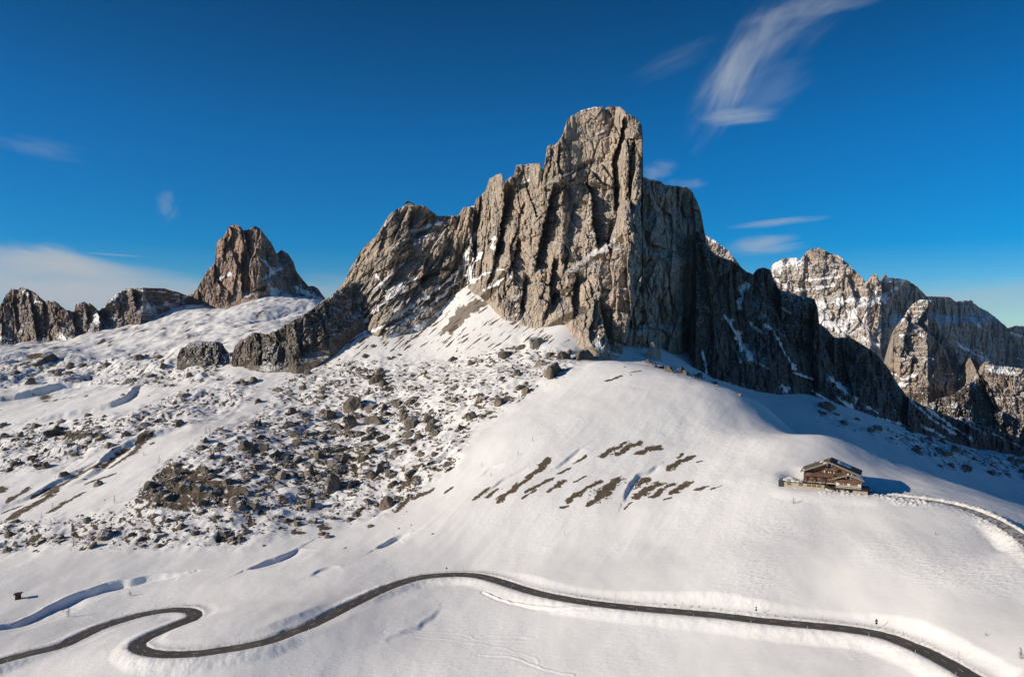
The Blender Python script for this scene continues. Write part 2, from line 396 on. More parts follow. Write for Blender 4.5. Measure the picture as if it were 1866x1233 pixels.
carve([(880, 905), (905, 880), (935, 862), (960, 848)], 1.2, 6, 2.5, seed=11)
carve([(1010, 850), (1035, 828), (1060, 812)], 1.4, 6, 2.5, seed=12)
carve([(870, 872), (895, 852), (920, 842)], 1.0, 6, 2.5, seed=13)
carve([(700, 1165), (760, 1140), (800, 1105)], .8, 6, 3, seed=14)
# tracks left by skiers
def track(pts, h=.3):
    global GZ
    pts = [(600+x*.343, 960+y*.343) for x, y in pts]; L = [w0(*p)[:2] for p in pts]
    xs = [p[0] for p in L]; ys = [p[1] for p in L]
    m = (GX > min(xs)-4) & (GX < max(xs)+4) & (GY > min(ys)-4) & (GY < max(ys)+4)
    r = np.where(m.any(1))[0]; c = np.where(m.any(0))[0]; S = (slice(r[0], r[-1]+1), slice(c[0], c[-1]+1))
    X = GX[S]; Y = GY[S]+fbm(X/6, GY[S]/6, 2, 77)*.8
    d, side, arc, tot = poly_dist(X, Y, smooth_line(L, 4))
    GZ[S] += h*np.exp(-(d/.55)**2)*(.5+.8*np.clip(perlin(arc/7., arc*0, 3)+.4, 0, 1))-h*.5*np.exp(-((d-1.0)/.6)**2)
track([(295, 565), (330, 548), (420, 540), (660, 552), (750, 572), (785, 590), (1020, 597), (1075, 590), (1060, 578), (830, 562)], .10)
track([(300, 565), (400, 568), (640, 592), (860, 628), (960, 655), (1090, 705), (1112, 745)], .10)
track([(800, 685), (960, 700), (1060, 735), (1150, 775), (1300, 800)], .2)
#track([(10, 700), (110, 745), (220, 796)], .18)


track([(820, 345), (900, 380), (1040, 410), (1200, 435), (1400, 447), (1500, 455), (1700, 470), (1866, 478), (2200, 500), (2500, 540), (2900, 580), (3200, 640)], .75)
# roads
def lay_road(line, half, bankL, bankR, spread, seed, chunk=0):
    global GZ
    L = smooth_line(line, 5); P = np.array(L)
    m = (GX > P[:, 0].min()-40) & (GX < P[:, 0].max()+40) & (GY > P[:, 1].min()-40) & (GY < P[:, 1].max()+40)
    r = np.where(m.any(1))[0]; c = np.where(m.any(0))[0]; S = (slice(r[0], r[-1]+1), slice(c[0], c[-1]+1))
    X = GX[S]; Y = GY[S]; d, side, arc, tot = poly_dist(X, Y, L)
    cl = np.cumsum(np.r_[0, np.hypot(np.diff(P[:, 0]), np.diff(P[:, 1]))]); rz = np.interp(arc, cl, P[:, 2])
    nz = fbm(X/5, Y/5, 3, seed); n2 = fbm(X/18, Y/18, 2, seed+3)
    e = half+nz*.8
    flat = rz-.22
    t = sstep(e, e+spread, d)
    out = flat*(1-t)+GZ[S]*t
    bk = np.where(side > 0, bankL, bankR)*(1+.3*n2+.3*nz)
    c2 = e+1.5
    rid = np.where(d < c2, sstep(e-.1, c2, d), np.exp(-((d-c2)/3.2)**2))
    out = out+bk*rid
    if chunk:
        f1, f2, hh = worley(X/2.3, Y/2.3, seed+5)
        out = out+chunk*np.clip(f2-f1, 0, .6)*(hh+.2)*sstep(e, e+1, d)*np.exp(-np.maximum(d-e-4, 0)/3.5)
    keep = d < spread+half+14
    GZ[S] = np.where(keep, out, GZ[S])
    return np.array(L)
# level pad for the inn
hx, hy, hz = w0(1505, 893)
ca_, sa_ = math.cos(math.radians(-26)), math.sin(math.radians(-26)); lx = (GX-hx)*ca_+(GY-hy)*sa_; ly = -(GX-hx)*sa_+(GY-hy)*ca_
pad = sstep(14, 0, np.hypot(np.maximum(np.abs(lx-4)-20, 0), np.maximum(np.abs(ly-8)-9, 0)))
GZ = GZ*(1-pad*.92)+(hz-.2)*pad*.92
RL = lay_road(ROAD_W, 3.35, .62, .35, 9, 101)
TL = lay_road(TOPR_W, 2.7, 1.1, .5, 9, 131, chunk=.7)
# chunky heaps ploughed aside below the inn
hp = poly_in(GX, GY, [w0(*p)[:2] for p in [(1482, 897), (1520, 893), (1575, 899), (1640, 909), (1690, 917), (1700, 924), (1640, 922), (1590, 912), (1540, 909), (1500, 906)]])
f1, f2, hh = worley(GX/2.1, GY/2.1, 311)
GZ += sstep(-2, 3, hp)*(hh*1.0+.25)*np.clip((f2-f1)*2.5, 0, 1)*(np.abs(UU) < .7)
hp = poly_in(GX, GY, [w0(*p)[:2] for p in [(1430, 885), (1440, 870), (1470, 872), (1475, 888), (1450, 892)]])
GZ += sstep(-1, 2, hp)*(hh*1.2)*(np.abs(UU) < .7)

# ---- where the snow has melted off
bare = np.full(GX.shape, -1.)
STROKES = [  # [(px,py)...], half width in photo px
 ([(865, 910), (890, 890)], 3), ([(888, 907), (905, 895)], 4), ([(909, 915), (932, 897), (961, 871), (981, 855), (997, 836)], 4.5), ([(961, 899), (1005, 872)], 3), ([(953, 913), (976, 897)], 2),
 ([(1000, 897), (1027, 879)], 3.6), ([(1019, 862), (1035, 852)], 2), ([(1045, 840), (1067, 829)], 2), ([(1047, 881), (1067, 871)], 1.8), ([(1036, 915), (1058, 900), (1090, 880)], 3.6),
 ([(1083, 913), (1103, 897), (1126, 878)], 7.5), ([(1072, 923), (1080, 920)], 2.6), ([(1022, 926), (1034, 924)], 1.8), ([(1097, 829), (1116, 817), (1138, 807)], 4), ([(1125, 826), (1145, 815), (1165, 807)], 5),
 ([(1165, 826), (1180, 820), (1200, 818)], 6.5), ([(1218, 852), (1235, 842), (1258, 833)], 4.5), ([(1235, 835), (1243, 829)], 2.4), ([(1271, 841), (1280, 838)], 1.6), ([(1165, 879), (1182, 867)], 6), ([(1159, 905), (1177, 892), (1197, 880)], 6.5),
 ([(1191, 906), (1208, 891), (1228, 879)], 4.2), ([(1227, 901), (1240, 889), (1253, 880)], 5), ([(1272, 899), (1285, 893)], 4), ([(1297, 899), (1315, 894)], 1.8), ([(1106, 693), (1133, 686)], 2.6), ([(1147, 681), (1166, 677)], 1.6),
 ([(1140, 926), (1150, 915)], 1.6), ([(1210, 914), (1222, 911)], 1.8),
 ([(20, 944), (60, 920), (90, 902), (97, 884)], 8), ([(112, 880), (144, 860), (177, 845)], 6.5), ([(189, 842), (228, 812)], 4.5), ([(204, 845), (237, 824), (252, 809), (262, 791)], 5), ([(162, 878), (201, 865)], 4),
 ([(93, 932), (126, 911), (150, 899)], 4), ([(17, 911), (54, 887)], 4), ([(5, 932), (36, 917)], 3), ([(60, 900), (100, 880)], 3), ([(722, 929), (743, 907)], 5), ([(756, 906), (784, 892)], 4.4), ([(811, 900), (822, 891)], 2.4), ([(733, 883), (762, 873)], 3.4),
 ([(415, 975), (428, 982), (442, 972)], 6), ([(105, 785), (150, 800), (190, 795)], 8), ([(280, 668 + 250), (340, 925)], 5), ([(585, 960), (596, 963)], 5), ([(535, 968), (550, 972)], 4), ([(652, 930), (655, 940)], 3),
 ([(270, 795), (280, 785)], 2), ([(0, 888), (6, 896)], 4), ([(60, 650), (100, 655)], 8), ([(80, 715), (84, 725)], 5), ([(330, 640), (345, 632)], 5), ([(590, 640), (640, 615), (700, 585)], 1.6), ([(610, 640), (660, 610)], 1.3), ([(720, 600), (760, 575)], 2.4), ([(740, 625), (775, 600)], 2)]
vis = (PX > -120) & (PX < 1990) & (DD < 1300)
rr = np.where(vis.any(1))[0]; cc = np.where(vis.any(0))[0]
PYf = HY-GZ/GY*F
for L, w in STROKES:
    Wp = [w0(*p)[:2] for p in L]; dm = Wp[0][1]; wm = w*dm/F*1.75
    xs = [p[0] for p in Wp]; ys = [p[1] for p in Wp]; pd = wm*3+3
    m = (GX > min(xs)-pd) & (GX < max(xs)+pd) & (GY > min(ys)-pd*1.5) & (GY < max(ys)+pd*1.5)
    if not m.any(): continue
    r = np.where(m.any(1))[0]; c = np.where(m.any(0))[0]; S = (slice(r[0], r[-1]+1), slice(c[0], c[-1]+1))
    X = GX[S]; Y = GY[S]; wx = fbm(X/7, Y/10, 3, 201)*wm*.9; wy = fbm(X/7, Y/10, 3, 207)*wm*1.2
    d, _, arc, tot = poly_dist(X+wx, Y+wy, Wp)
    bare[S] = np.maximum(bare[S], np.where(d < wm*2.6, .95-d/wm*(.9+.35*fbm(arc/3, arc*0+w, 2, 8))+fbm(X/3.2, Y/4.5, 3, 217)*.9, -1))
# heath showing between the boulders
a = -.62; xr = GX*math.cos(a)-GY*math.sin(a); yr = GX*math.sin(a)+GY*math.cos(a)
hn = fbm(xr/4.0, yr/11, 4, 222)*1.5+fbm(GX/40, GY/40, 2, 225)*.35
hb = poly_in(PX, PY, [(228, 922), (262, 880), (300, 842), (345, 848), (400, 868), (446, 900), (456, 930), (380, 925), (345, 938), (290, 915)])
hb2 = poly_in(PX, PY, [(480, 830), (560, 800), (640, 810), (700, 850), (650, 890), (560, 900), (470, 880)])
bare = np.maximum(bare, np.where(front, hn*2.4-.60+sstep(-12, 14, hb)*1.5+sstep(-30, 30, hb2)*.45, -1)*np.maximum.reduce([m1, m2, m3*.9, m4*1.0])-(1-np.maximum.reduce([m1, m2, m3, m4]))*2)
bare = np.maximum(bare, np.where((far > .3) & (PX < 600), fbm(GX/26, GY/60, 5, 240)*3.0-.95, -1))
ap = sstep(-14, 14, poly_in(PX, PY, [(540, 668), (650, 604), (740, 606), (800, 565), (862, 514), (900, 562), (985, 592), (1060, 620), (1010, 640), (880, 640), (700, 648)]))*front
ca2, sa2 = math.cos(math.radians(-38)), math.sin(math.radians(-38)); pr = PX*ca2+PY*sa2; pq = -PX*sa2+PY*ca2
bare = np.maximum(bare, np.where(ap > .02, fbm(pr/30, pq/4.0, 4, 260)*3.2-.62+(ap-1)*2, -1))
# keep the roads' own snow clean; grit on the verges
grit = np.zeros(GX.shape)
sc_ = np.maximum(poly_in(PX, PY, [(800, 614), (812, 590), (838, 562), (868, 543), (896, 552), (884, 562), (850, 582), (826, 606)]), poly_in(PX, PY, [(884, 545), (905, 520), (925, 500), (930, 520), (905, 560)]))
scree = sstep(-5, 6, sc_+fbm(PX/9, PY/9, 3, 270)*10)*front
for L, hw, wd in ((RL, 3.5, 4.2), (TL, 4.2, 6)):
    m = (GX > L[:, 0].min()-20) & (GX < L[:, 0].max()+20) & (GY > L[:, 1].min()-20) & (GY < L[:, 1].max()+20)
    r = np.where(m.any(1))[0]; c = np.where(m.any(0))[0]; S = (slice(r[0], r[-1]+1), slice(c[0], c[-1]+1))
    d = poly_dist(GX[S], GY[S], L[::2, :2])[0]
    grit[S] = np.maximum(grit[S], sstep(hw+wd, hw, d))
sp = poly_in(PX, PY, [(182, 1178), (205, 1158), (228, 1168), (240, 1192), (272, 1202), (350, 1204), (280, 1214), (205, 1206)])
grit = np.maximum(grit, sstep(-4, 7, sp+fbm(PX/8, PY/5, 3, 280)*9)*.62*front)
# beyond the last ridge: the sheet runs on to the horizon
FD = np.array([2700, 3400, 4500, 6500, 8800.]); FU, FDD = np.meshgrid(U, FD)
FZ = np.where(FDD < 3000, -430, -440)+0*FU
P = np.concatenate([np.stack([GX, GY, GZ], -1), np.stack([FU*FDD, FDD, FZ], -1)])
padr = np.zeros(FU.shape)
n = NT('snow_ground')
bn = n.noise(.9, 5, .6); f2_ = n.noise(5., 4, .6)
bs = n.math('ADD', n.attr('bare'), n.math('MULTIPLY', n.math('SUBTRACT', n.noise(.75, 7, .72), .5), 2.6))
bf = n.ramp(bs, .0, .14)
earth = n.mix(n.ramp(bn, .35, .65), (.078, .056, .037), (.155, .115, .075))
dirty = n.math('MULTIPLY', n.attr('grit'), n.ramp(n.noise(.8, 6, .7, sc=(1, 1, .2)), .38, .72))
wh = n.mix(n.ramp(n.noise(.012, 4, .6), .35, .65), (.80, .778, .757), (.86, .842, .822))
c = n.mix(n.math('MULTIPLY', dirty, .8), wh, (.36, .32, .27)); c = n.mix(n.ramp(n.math('ADD', n.attr('scree'), n.math('MULTIPLY', n.math('SUBTRACT', bn, .5), .8)), .45, .6), c, (.24, .20, .165)); c = n.mix(bf, c, earth)
# crust and sastrugi: fine ripples, stronger towards the near right
rip = n.noise(.35, 5, .6, sc=(.6, 1.6, 1)); fr = n.noise(2.2, 3, .55, sc=(.5, 1.4, 1)); lump = n.noise(.06, 3, .5)
wmk = n.math('MULTIPLY', n.ramp(n.noise(.012, 3, .5), .35, .6), n.attr('crust')); crust = n.math('POWER', n.noise(.9, 3, .5, sc=(.35, 1.3, 1)), 4.)
h = n.math('ADD', n.math('MULTIPLY', n.math('POWER', rip, 2.), n.math('MULTIPLY_ADD', wmk, .6, .16)), n.math('MULTIPLY', fr, .06))
h = n.math('ADD', h, n.math('MULTIPLY', n.math('MULTIPLY', crust, wmk), 2.2))
h = n.math('ADD', h, n.math('MULTIPLY', n.math('MULTIPLY', bf, bn), .8))
MG = n.fin(c, .85, n.bump(h, 1., .62), .25)
ground = link('snow_ground', grid_mesh('snow_ground', P, True, {'bare': np.concatenate([bare, padr-1]), 'grit': np.concatenate([grit, padr]), 'scree': np.concatenate([scree, padr]), 'crust': np.concatenate([np.maximum(sstep(1150, 1500, PX)*sstep(860, 960, PY), .3+.2*kn), padr])}), MG)
tag(ground, 'white snow-covered pass with rolling meadows, smooth knoll and brown melted patches', 'ground', kind='structure')

# final look-up: where does a sight line meet the finished ground
ic = np.arange(6, 6+len(inner)); _FQ = np.maximum.accumulate(GZ[:, ic]/GY[:, ic], axis=0)
def hit(px, py):
    i = int(np.clip(round((px+250)/1.8), 0, len(inner)-1)); col = _FQ[:, i]; q = -(py-HY)/F
    k = int(np.clip(np.searchsorted(col, q), 1, len(D)-1)); a, b = col[k-1], col[k]; t = float(np.clip((q-a)/((b-a) or 1), 0, 1))
    d = D[k-1]+(D[k]-D[k-1])*t; x = (px-CX)/F*d
    return Vector((x, d, q*d))
def gz(x, y):
    i = int(np.clip(round((x/y*F+CX+250)/1.8), 0, len(inner)-1))+6
    return float(np.interp(math.log(y), ld, GZ[:, i]))

# ---- road surfaces
n = NT('asphalt'); g = n.noise(.6, 6, .6); g2 = n.noise(.12, 3, .5)
c = n.mix(n.ramp(g2, .35, .65), (.075, .066, .058), (.115, .098, .084))
c = n.mix(n.math('MULTIPLY', n.ramp(g, .6, .72), .2), c, (.22, .20, .19))
MA = n.fin(c, .75, None, .3)
n = NT('snowy_gravel_road'); g = n.noise(.5, 5, .65)
MA2 = n.fin(n.mix(n.ramp(g, .45, .56), (.15, .13, .112), (.55, .53, .50)), .85, None, .2)
def road_mesh(L, half, ends=(0, 0)):
    P = np.array(L); T = np.gradient(P[:, :2], axis=0); T /= np.linalg.norm(T, axis=1)[:, None]; N = np.stack([-T[:, 1], T[:, 0]], 1)
    rows = []
    for k, z in ((-1, -.05), (-.5, 0), (0, .04), (.5, 0), (1, -.05)):
        rows.append(np.stack([P[:, 0]+N[:, 0]*half*k, P[:, 1]+N[:, 1]*half*k, P[:, 2]+z], 1))
    return np.array(rows)
rd = link('road', grid_mesh('road', road_mesh(RL, 3.9)), MA); tag(rd, 'dark asphalt pass road winding in an S-bend across the near snow', 'road', kind='structure')
rd2 = link('road', grid_mesh('road', road_mesh(TL, 3.3)), MA2); tag(rd2, 'short grey road cleared between snow heaps beside the inn', 'road', kind='structure')
MW = plain('road_paint', (.72, .72, .70), .7, .12, 3.)
# centre dashes
mb = MB(); Pn = np.array(smooth_line(ROAD_W, 20)); cl = np.cumsum(np.r_[0, np.hypot(np.diff(Pn[:, 0]), np.diff(Pn[:, 1]))]); s = 3.
while s < cl[-1]-6:
    a = [np.interp(t, cl, Pn[:, 0]) for t in (s, s+1.5, s+3)]; b = [np.interp(t, cl, Pn[:, 1]) for t in (s, s+1.5, s+3)]; z = [np.interp(t, cl, Pn[:, 2]) for t in (s, s+1.5, s+3)]
    tx, ty = a[2]-a[0], b[2]-b[0]; l = math.hypot(tx, ty); nx, ny = -ty/l*.09, tx/l*.09
    vs = []
    for k in range(3): vs += [(a[k]-nx, b[k]-ny, z[k]+.055), (a[k]+nx, b[k]+ny, z[k]+.055)]
    mb.add(vs, [(0, 2, 3, 1), (2, 4, 5, 3)]); s += 9
cd = mb.build('centre_line', MW); tag(cd, 'white dashed centre line painted on the winding pass road', 'road marking', kind='structure')
# ------------------------------------------------------------------ mountains: relief sheets standing at their true distance
def zz(pts, sx, ox, oy): return [(ox+x*sx, oy+y*sx) for x, y in pts]
def mountain(name, label, mat, top, foot, x0, x1, step, rows, lean, D0=None, below=30, gullies=(), steps=(), snow=(), brown=(), noise=(1, 1), seed=0, jag=3., shelf=0., dbend=0., back=2.0, relief=1., auto_brown=None, cat='mountain', warp=0., prow=None, pill=22, shear=None, calm=()):
    px = np.arange(x0, x1+step, step)
    T = interp(top, px); B0 = interp(foot, px)
    fx = [p[0] for p in foot]
    if D0 is None:
        d0 = np.interp(px, fx, [hit0(*p) for p in foot])
        k = np.ones(21)/21; d0 = np.convolve(np.pad(d0, 10, mode='edge'), k, 'valid')
    else: d0 = interp(D0, px)
    u = (px-CX)/F; sc = noise[0]; Xc = u*d0
    T = T+jag*(fbm(Xc/(9*sc), Xc*0+seed, 4, seed+1, .6))*F/d0*.55
    T = np.minimum(T, B0+2)
    B = B0+below
    t = np.linspace(0, 1, rows)[:, None]
    PY_ = T[None]+(B-T)[None]*t; PXX = px[None]+0*t; UU_ = u[None]+0*t
    dd = d0[None]+0*t
    if warp:
        wpx = PXX+(fbm(PY_/55., PXX/160., 3, seed+70)*warp)*sstep(12, 60, B0[None]-PY_)-np.interp(PY_, *zip(*prow))*sstep(1035, 1100, PXX); dd = np.interp(wpx, px, np.convolve(np.pad(d0, 18, mode='edge'), np.ones(37)/37, 'valid'))
    Zs = -(PY_-HY)/F*dd; Zf = -(B0[None]-HY)/F*dd; H = Zs-Zf          # height above the foot
    # mean slope: steep cliff over a gentler apron
    D_ = dd+lean*H*(1+0*t)
    X_ = UU_*dd
    wx = fbm(X_/(60*sc), Zs/(80*sc), 3, seed+5)*22*sc; wz = fbm(X_/(50*sc), Zs/(60*sc), 3, seed+6)*25*sc
    a, b = X_+wx, Zs+wz
    vs = noise[1]                                                    # vertical stretch of the pillars
    lx_, lz_ = X_+wx*.35, Zs+wz*.3+X_*.12
    if shear: lx_ = lx_-Zs*np.interp(PXX, *zip(*shear)); X_ = X_-Zs*.6*np.interp(PXX, *zip(*shear))
    nz = blocks(lx_/(62*sc), lz_/(62*sc*2.6*vs)+7, seed+10, 1.3, .10)*pill*sc
    nz += blocks(lx_/(27*sc)+3, lz_/(27*sc*1.9*vs), seed+11, 1.4, .28)*11*sc+blocks(lx_/(12*sc)+5, lz_/(12*sc*1.5*vs), seed+12, 1.4, .35)*6.0*sc
    nz += blocks(X_/(5.4*sc)+wx/(30*sc), Zs/(5.4*sc*1.8*vs)+wz/(30*sc), seed+13, 1.4, .3)*3.2*sc+blocks(X_/(2.5*sc)+wx/(20*sc), Zs/(2.5*sc*1.3), seed+14, 1.4, .2)*1.5*sc
    nz += ridged(a/(40*sc), b/(110*sc*vs), 3, seed+20)*-4.0*sc+fbm(X_/(7*sc), Zs/(9*sc), 4, seed+23, .65)*1.9*sc
    nz += fbm(X_/(120*sc), Zs/(120*sc), 2, seed+30)*16*sc
    if shelf:                                                        # rock strata: steps in and out with height
        zz_ = (Zs+fbm(X_/(70*sc), Zs/(40*sc), 3, seed+40)*10*sc)/(13*sc); fr = zz_-np.floor(zz_); nz += shelf*sc*(sstep(.0, .25, fr)-fr)*9
    for P_, fc in calm: nz = nz*(1-(1-fc)*sstep(-4, 10, poly_in(PXX, PY_, P_)))
    sm = np.full(D_.shape, -1.)
    for L, w in snow:
        d, _, arc, tot = poly_dist(PXX+fbm(PXX/14, PY_/14, 2, 301)*w*.6, PY_+fbm(PXX/14, PY_/14, 2, 302)*w*.6, L); ww = w*np.clip(.95+1.5*perlin(arc/11., arc*0+w*3.7, seed+9), .25, 1.9); sm = np.maximum(sm, .92-d/ww*.55)
    bm_ = np.full(D_.shape, -1.)
    for L, w in brown:
        d = poly_dist(PXX, PY_, L)[0]; bm_ = np.maximum(bm_, 1-d/w*.6)
    if auto_brown is not None: bm_ = np.maximum(bm_, auto_brown(PXX, PY_, H))
    smc = np.clip(sm, 0, 1)
    nz = nz*(1-.5*sstep(.25, .8, np.maximum(smc, np.clip(bm_, 0, 1)*.9)))*relief
    D_ = D_+nz*sstep(-8*sc, 26*sc, H+6*sc)
    for L, A, w in gullies:            # (px,py) path from top to bottom, depth m, decay px: a wall facing right, then a lit flank
        ys = np.array([p[1] for p in L], float); xs = np.array([p[0] for p in L], float)
        gx = np.interp(PY_, ys, xs)+fbm(PY_/9, PY_*0+seed, 3, 400+int(ys[0]))*4
        fd = sstep(ys[0]-6, ys[0]+10, PY_)*sstep(ys[-1]+12, ys[-1]-10, PY_); s = PXX-gx
        D_ += fd*A*np.where(s > 0, sstep(0, 3.0, s)*np.exp(-np.maximum(s-3, 0)/w), 0)
    for L, A, w in steps:              # everything above the line is set back by A metres (a shelf)
        xs = np.array([p[0] for p in L], float); ys = np.array([p[1] for p in L], float)
        ly = np.interp(PXX, xs, ys)+fbm(PXX/12, PXX*0+seed, 3, 500)*5; s = ly-PY_
        fd = sstep(xs[0]-8, xs[0]+12, PXX)*sstep(xs[-1]+8, xs[-1]-12, PXX)
        D_ += fd*A*sstep(0, w, s)
    edge = np.exp(-(PY_-T[None])/3.5)
    D_ += edge*5*sc
    # below the foot it dives under the snow
    Zr = -(PY_-HY)/F*D_; Xr = UU_*D_
    Pm = np.stack([Xr, D_, Zr], -1)
    # far side
    bk = []
    for i in range(1, 9):
        st = 14*sc*back*i**1.25
        bk.append(np.stack([Xr[0]+st*u*.3, D_[0]+st, Zr[0]-st*(.95 if i > 1 else .5)-st*.1*np.abs(perlin(Xr[0]/(20*sc), Xr[0]*0+i, seed))], -1))
    Pm = np.concatenate([np.array(bk[::-1]), Pm]); ex = np.full((8, len(px)), -1.)
    o = link(name, grid_mesh(name, Pm, False, {'snow': np.concatenate([ex, sm]), 'brown': np.concatenate([ex, bm_])}), mat)
    tag(o, label, cat, kind='structure')
    o['_'] = 0; del o['_']
    return o, (px, T, D_)

RL_, RD_, RW_ = (.53, .445, .36), (.34, .285, .23), (.62, .475, .355)
M_MAIN = rock_mat('grey_limestone', RL_, RD_, RW_, .72, .94, bumpd=1.1, streak=.35)
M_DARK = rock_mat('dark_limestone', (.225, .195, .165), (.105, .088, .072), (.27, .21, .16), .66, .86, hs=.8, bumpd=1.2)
M_LEFT = rock_mat('brown_limestone', (.41, .305, .245), (.21, .16, .13), (.54, .36, .265), .72, .90, hs=1.5, bumpd=1.)
M_ROW = rock_mat('brown_crag_stone', (.30, .235, .19), (.15, .12, .10), (.38, .28, .22), .58, .78, hs=1.5, bumpd=1.)
M_FLANK = rock_mat('shaded_limestone', (.20, .185, .17), (.10, .09, .082), (.2, .18, .15), .70, .92, hs=1.1)  # limestone with the right flank's shade darkened into its colour
M_FAR = rock_mat('banded_limestone', (.56, .45, .34), (.36, .29, .23), (.66, .48, .33), .54, .74, hs=3.5, vert=False, band=.12)
M_CRAG = rock_mat('ochre_limestone', (.44, .37, .30), (.27, .225, .185), (.58, .43, .29), .66, .84, hs=2.0, band=.2)

# --- the main massif
top_main = [(600, 545), (622, 520), (628, 513), (637, 491), (661, 452), (687, 428), (708, 393), (722, 381), (734, 377), (744, 374), (752, 373), (774, 375), (789, 387), (799, 394), (818, 393), (835, 392), (845, 378), (857, 376), (864, 375), (868, 363),
 (876, 356), (884, 349), (892, 326), (904, 318), (914, 317), (920, 334), (925, 326), (936, 320), (941, 301), (963, 299), (985, 297), (989, 312), (993, 296), (997, 268), (1004, 263), (1010, 264), (1017, 259), (1026, 243), (1032, 221), (1043, 210), (1059, 202),
 (1080, 195), (1098, 195), (1102, 200), (1107, 194), (1129, 195), (1144, 206), (1161, 217), (1169, 228), (1171, 241), (1171, 322), (1183, 326), (1205, 331), (1214, 337), (1240, 340), (1252, 341), (1262, 350), (1271, 368), (1278, 388), (1280, 401), (1284, 423), (1290, 452), (1300, 490), (1315, 540), (1330, 590)]
foot_main = [(600, 606), (640, 603), (700, 614), (740, 602), (774, 588), (803, 562), (840, 530), (864, 508), (880, 528), (900, 562), (916, 577), (953, 596), (981, 586), (1005, 590), (1043, 584), (1060, 615), (1087, 628), (1110, 645), (1166, 652), (1205, 658), (1267, 688), (1300, 702), (1330, 706)]
G_main = [
 ([(1135, 215), (1127, 260), (1114, 291), (1118, 344), (1118, 383)], 34, 12), ([(1155, 248), (1145, 291), (1144, 344), (1148, 384)], 24, 9), ([(1102, 196), (1100, 226)], 8, 5),
 ([(1065, 335), (1077, 357), (1078, 405), (1088, 452)], 42, 30), ([(1008, 335), (999, 370), (986, 423), (973, 490)], 36, 30), ([(920, 335), (917, 375), (908, 430), (899, 468)], 58, 22),
 ([(862, 385), (858, 430), (862, 470)], 30, 18), ([(942, 435), (937, 462), (925, 495)], 28, 20), ([(903, 468), (893, 500), (885, 520)], 14, 12), ([(1017, 264), (1014, 300), (1022, 325)], 12, 8), ([(1003, 270), (1000, 300), (992, 330)], 8, 6),
 ([(989, 305), (985, 330)], 10, 10), ([(1085, 265), (1075, 300), (1066, 330)], 5, 14), ([(1110, 400), (1104, 440), (1112, 470)], 12, 14), ([(1043, 370), (1030, 430), (1022, 480)], 10, 14),
 ([(1008, 470), (1000, 520), (1003, 560)], 26, 24), ([(955, 500), (950, 540), (945, 575)], 22, 20), ([(920, 500), (915, 540)], 10, 12), ([(1050, 500), (1040, 545), (1045, 570)], 22, 20), ([(1095, 520), (1090, 560)], 12, 12),
 ([(812, 410), (806, 450), (803, 480)], 9, 12), ([(776, 378), (770, 400)], 9, 10), ([(748, 378), (742, 410), (745, 430)], 22, 22), ([(700, 420), (690, 450), (684, 470)], 9, 12), ([(722, 470), (716, 500), (706, 520)], 24, 22),
 ([(775, 470), (768, 500), (764, 520)], 24, 20), ([(842, 470), (834, 500)], 14, 12), ([(745, 450), (738, 480)], 12, 12),
 ([(1171, 240), (1169, 330), (1165, 385), (1172, 430), (1180, 470)], 46, 140), ([(1243, 343), (1238, 372), (1240, 402)], 34, 26), ([(1209, 362), (1203, 378), (1206, 396)], 22, 16), ([(1197, 538), (1198, 565), (1204, 592)], 28, 16), ([(1247, 440), (1246, 465)], 14, 9), ([(1178, 375), (1176, 392)], 14, 12), ([(1186, 438), (1184, 460)], 12, 10), ([(1250, 600), (1250, 640)], 20, 9), ([(1168, 468), (1172, 500), (1155, 552), (1143, 598)], 45, 90), ([(1092, 558), (1098, 590), (1110, 640)], 34, 30),
 ([(1215, 500), (1222, 560), (1222, 600)], 10, 14), ([(1232, 340), (1228, 420), (1238, 500), (1230, 560)], 14, 12)]
S_main = [([(1030, 505), (1062, 482), (1095, 458), (1132, 436)], 26, 14), ([(600, 520), (690, 470), (760, 445), (850, 430)], 14, 18), ([(1036, 322), (1062, 312), (1118, 296), (1142, 294)], 9, 6), ([(940, 345), (985, 345), (1035, 318)], 12, 8), ([(880, 415), (905, 412)], 8, 8),
 ([(870, 400), (860, 395)], 4, 5)]
SN_main = [([(649, 598), (722, 528), (757, 505)], 5), ([(677, 605), (740, 565), (800, 524), (840, 490), (852, 470)], 4.2), ([(700, 600), (735, 585), (770, 560)], 2.5), ([(690, 560), (730, 530)], 2.2), ([(668, 620), (720, 612), (772, 592), (830, 545)], 5), ([(712, 606), (770, 566), (812, 534)], 3.5), ([(668, 540), (700, 510), (735, 480)], 3), ([(795, 545), (850, 500), (862, 470)], 3.5), ([(846, 478), (856, 445), (866, 425)], 5), ([(858, 512), (860, 488), (876, 460)], 5), ([(897, 452), (900, 436)], 4.5), ([(860, 435), (866, 428)], 6),
 ([(752, 422), (775, 414), (806, 404)], 4.5), ([(795, 391), (835, 390)], 2.2), ([(845, 376), (864, 376)], 1.6), ([(940, 300), (975, 298)], 1.2), ([(1059, 203), (1088, 195)], 1.6), ([(1088, 245), (1100, 240)], 2.2), ([(1022, 324), (1036, 316), (1045, 312)], 1.8), ([(1060, 470), (1100, 446)], 2), ([(950, 335), (965, 328)], 2.4), ([(700, 412), (704, 402)], 1.5),
 ([(685, 500), (700, 520)], 3.5), ([(1089, 612), (1096, 640)], 7), ([(1110, 640), (1140, 652), (1166, 655)], 4), ([(930, 504), (925, 490)], 3.5), ([(940, 575), (948, 565)], 2), ([(840, 530), (880, 500), (915, 490), (925, 485)], 4), ([(1172, 324), (1195, 329)], 2.2), ([(880, 530), (900, 520), (922, 505)], 4), ([(1215, 656), (1240, 668)], 2.5), ([(755, 445), (770, 432), (790, 425)], 2)]
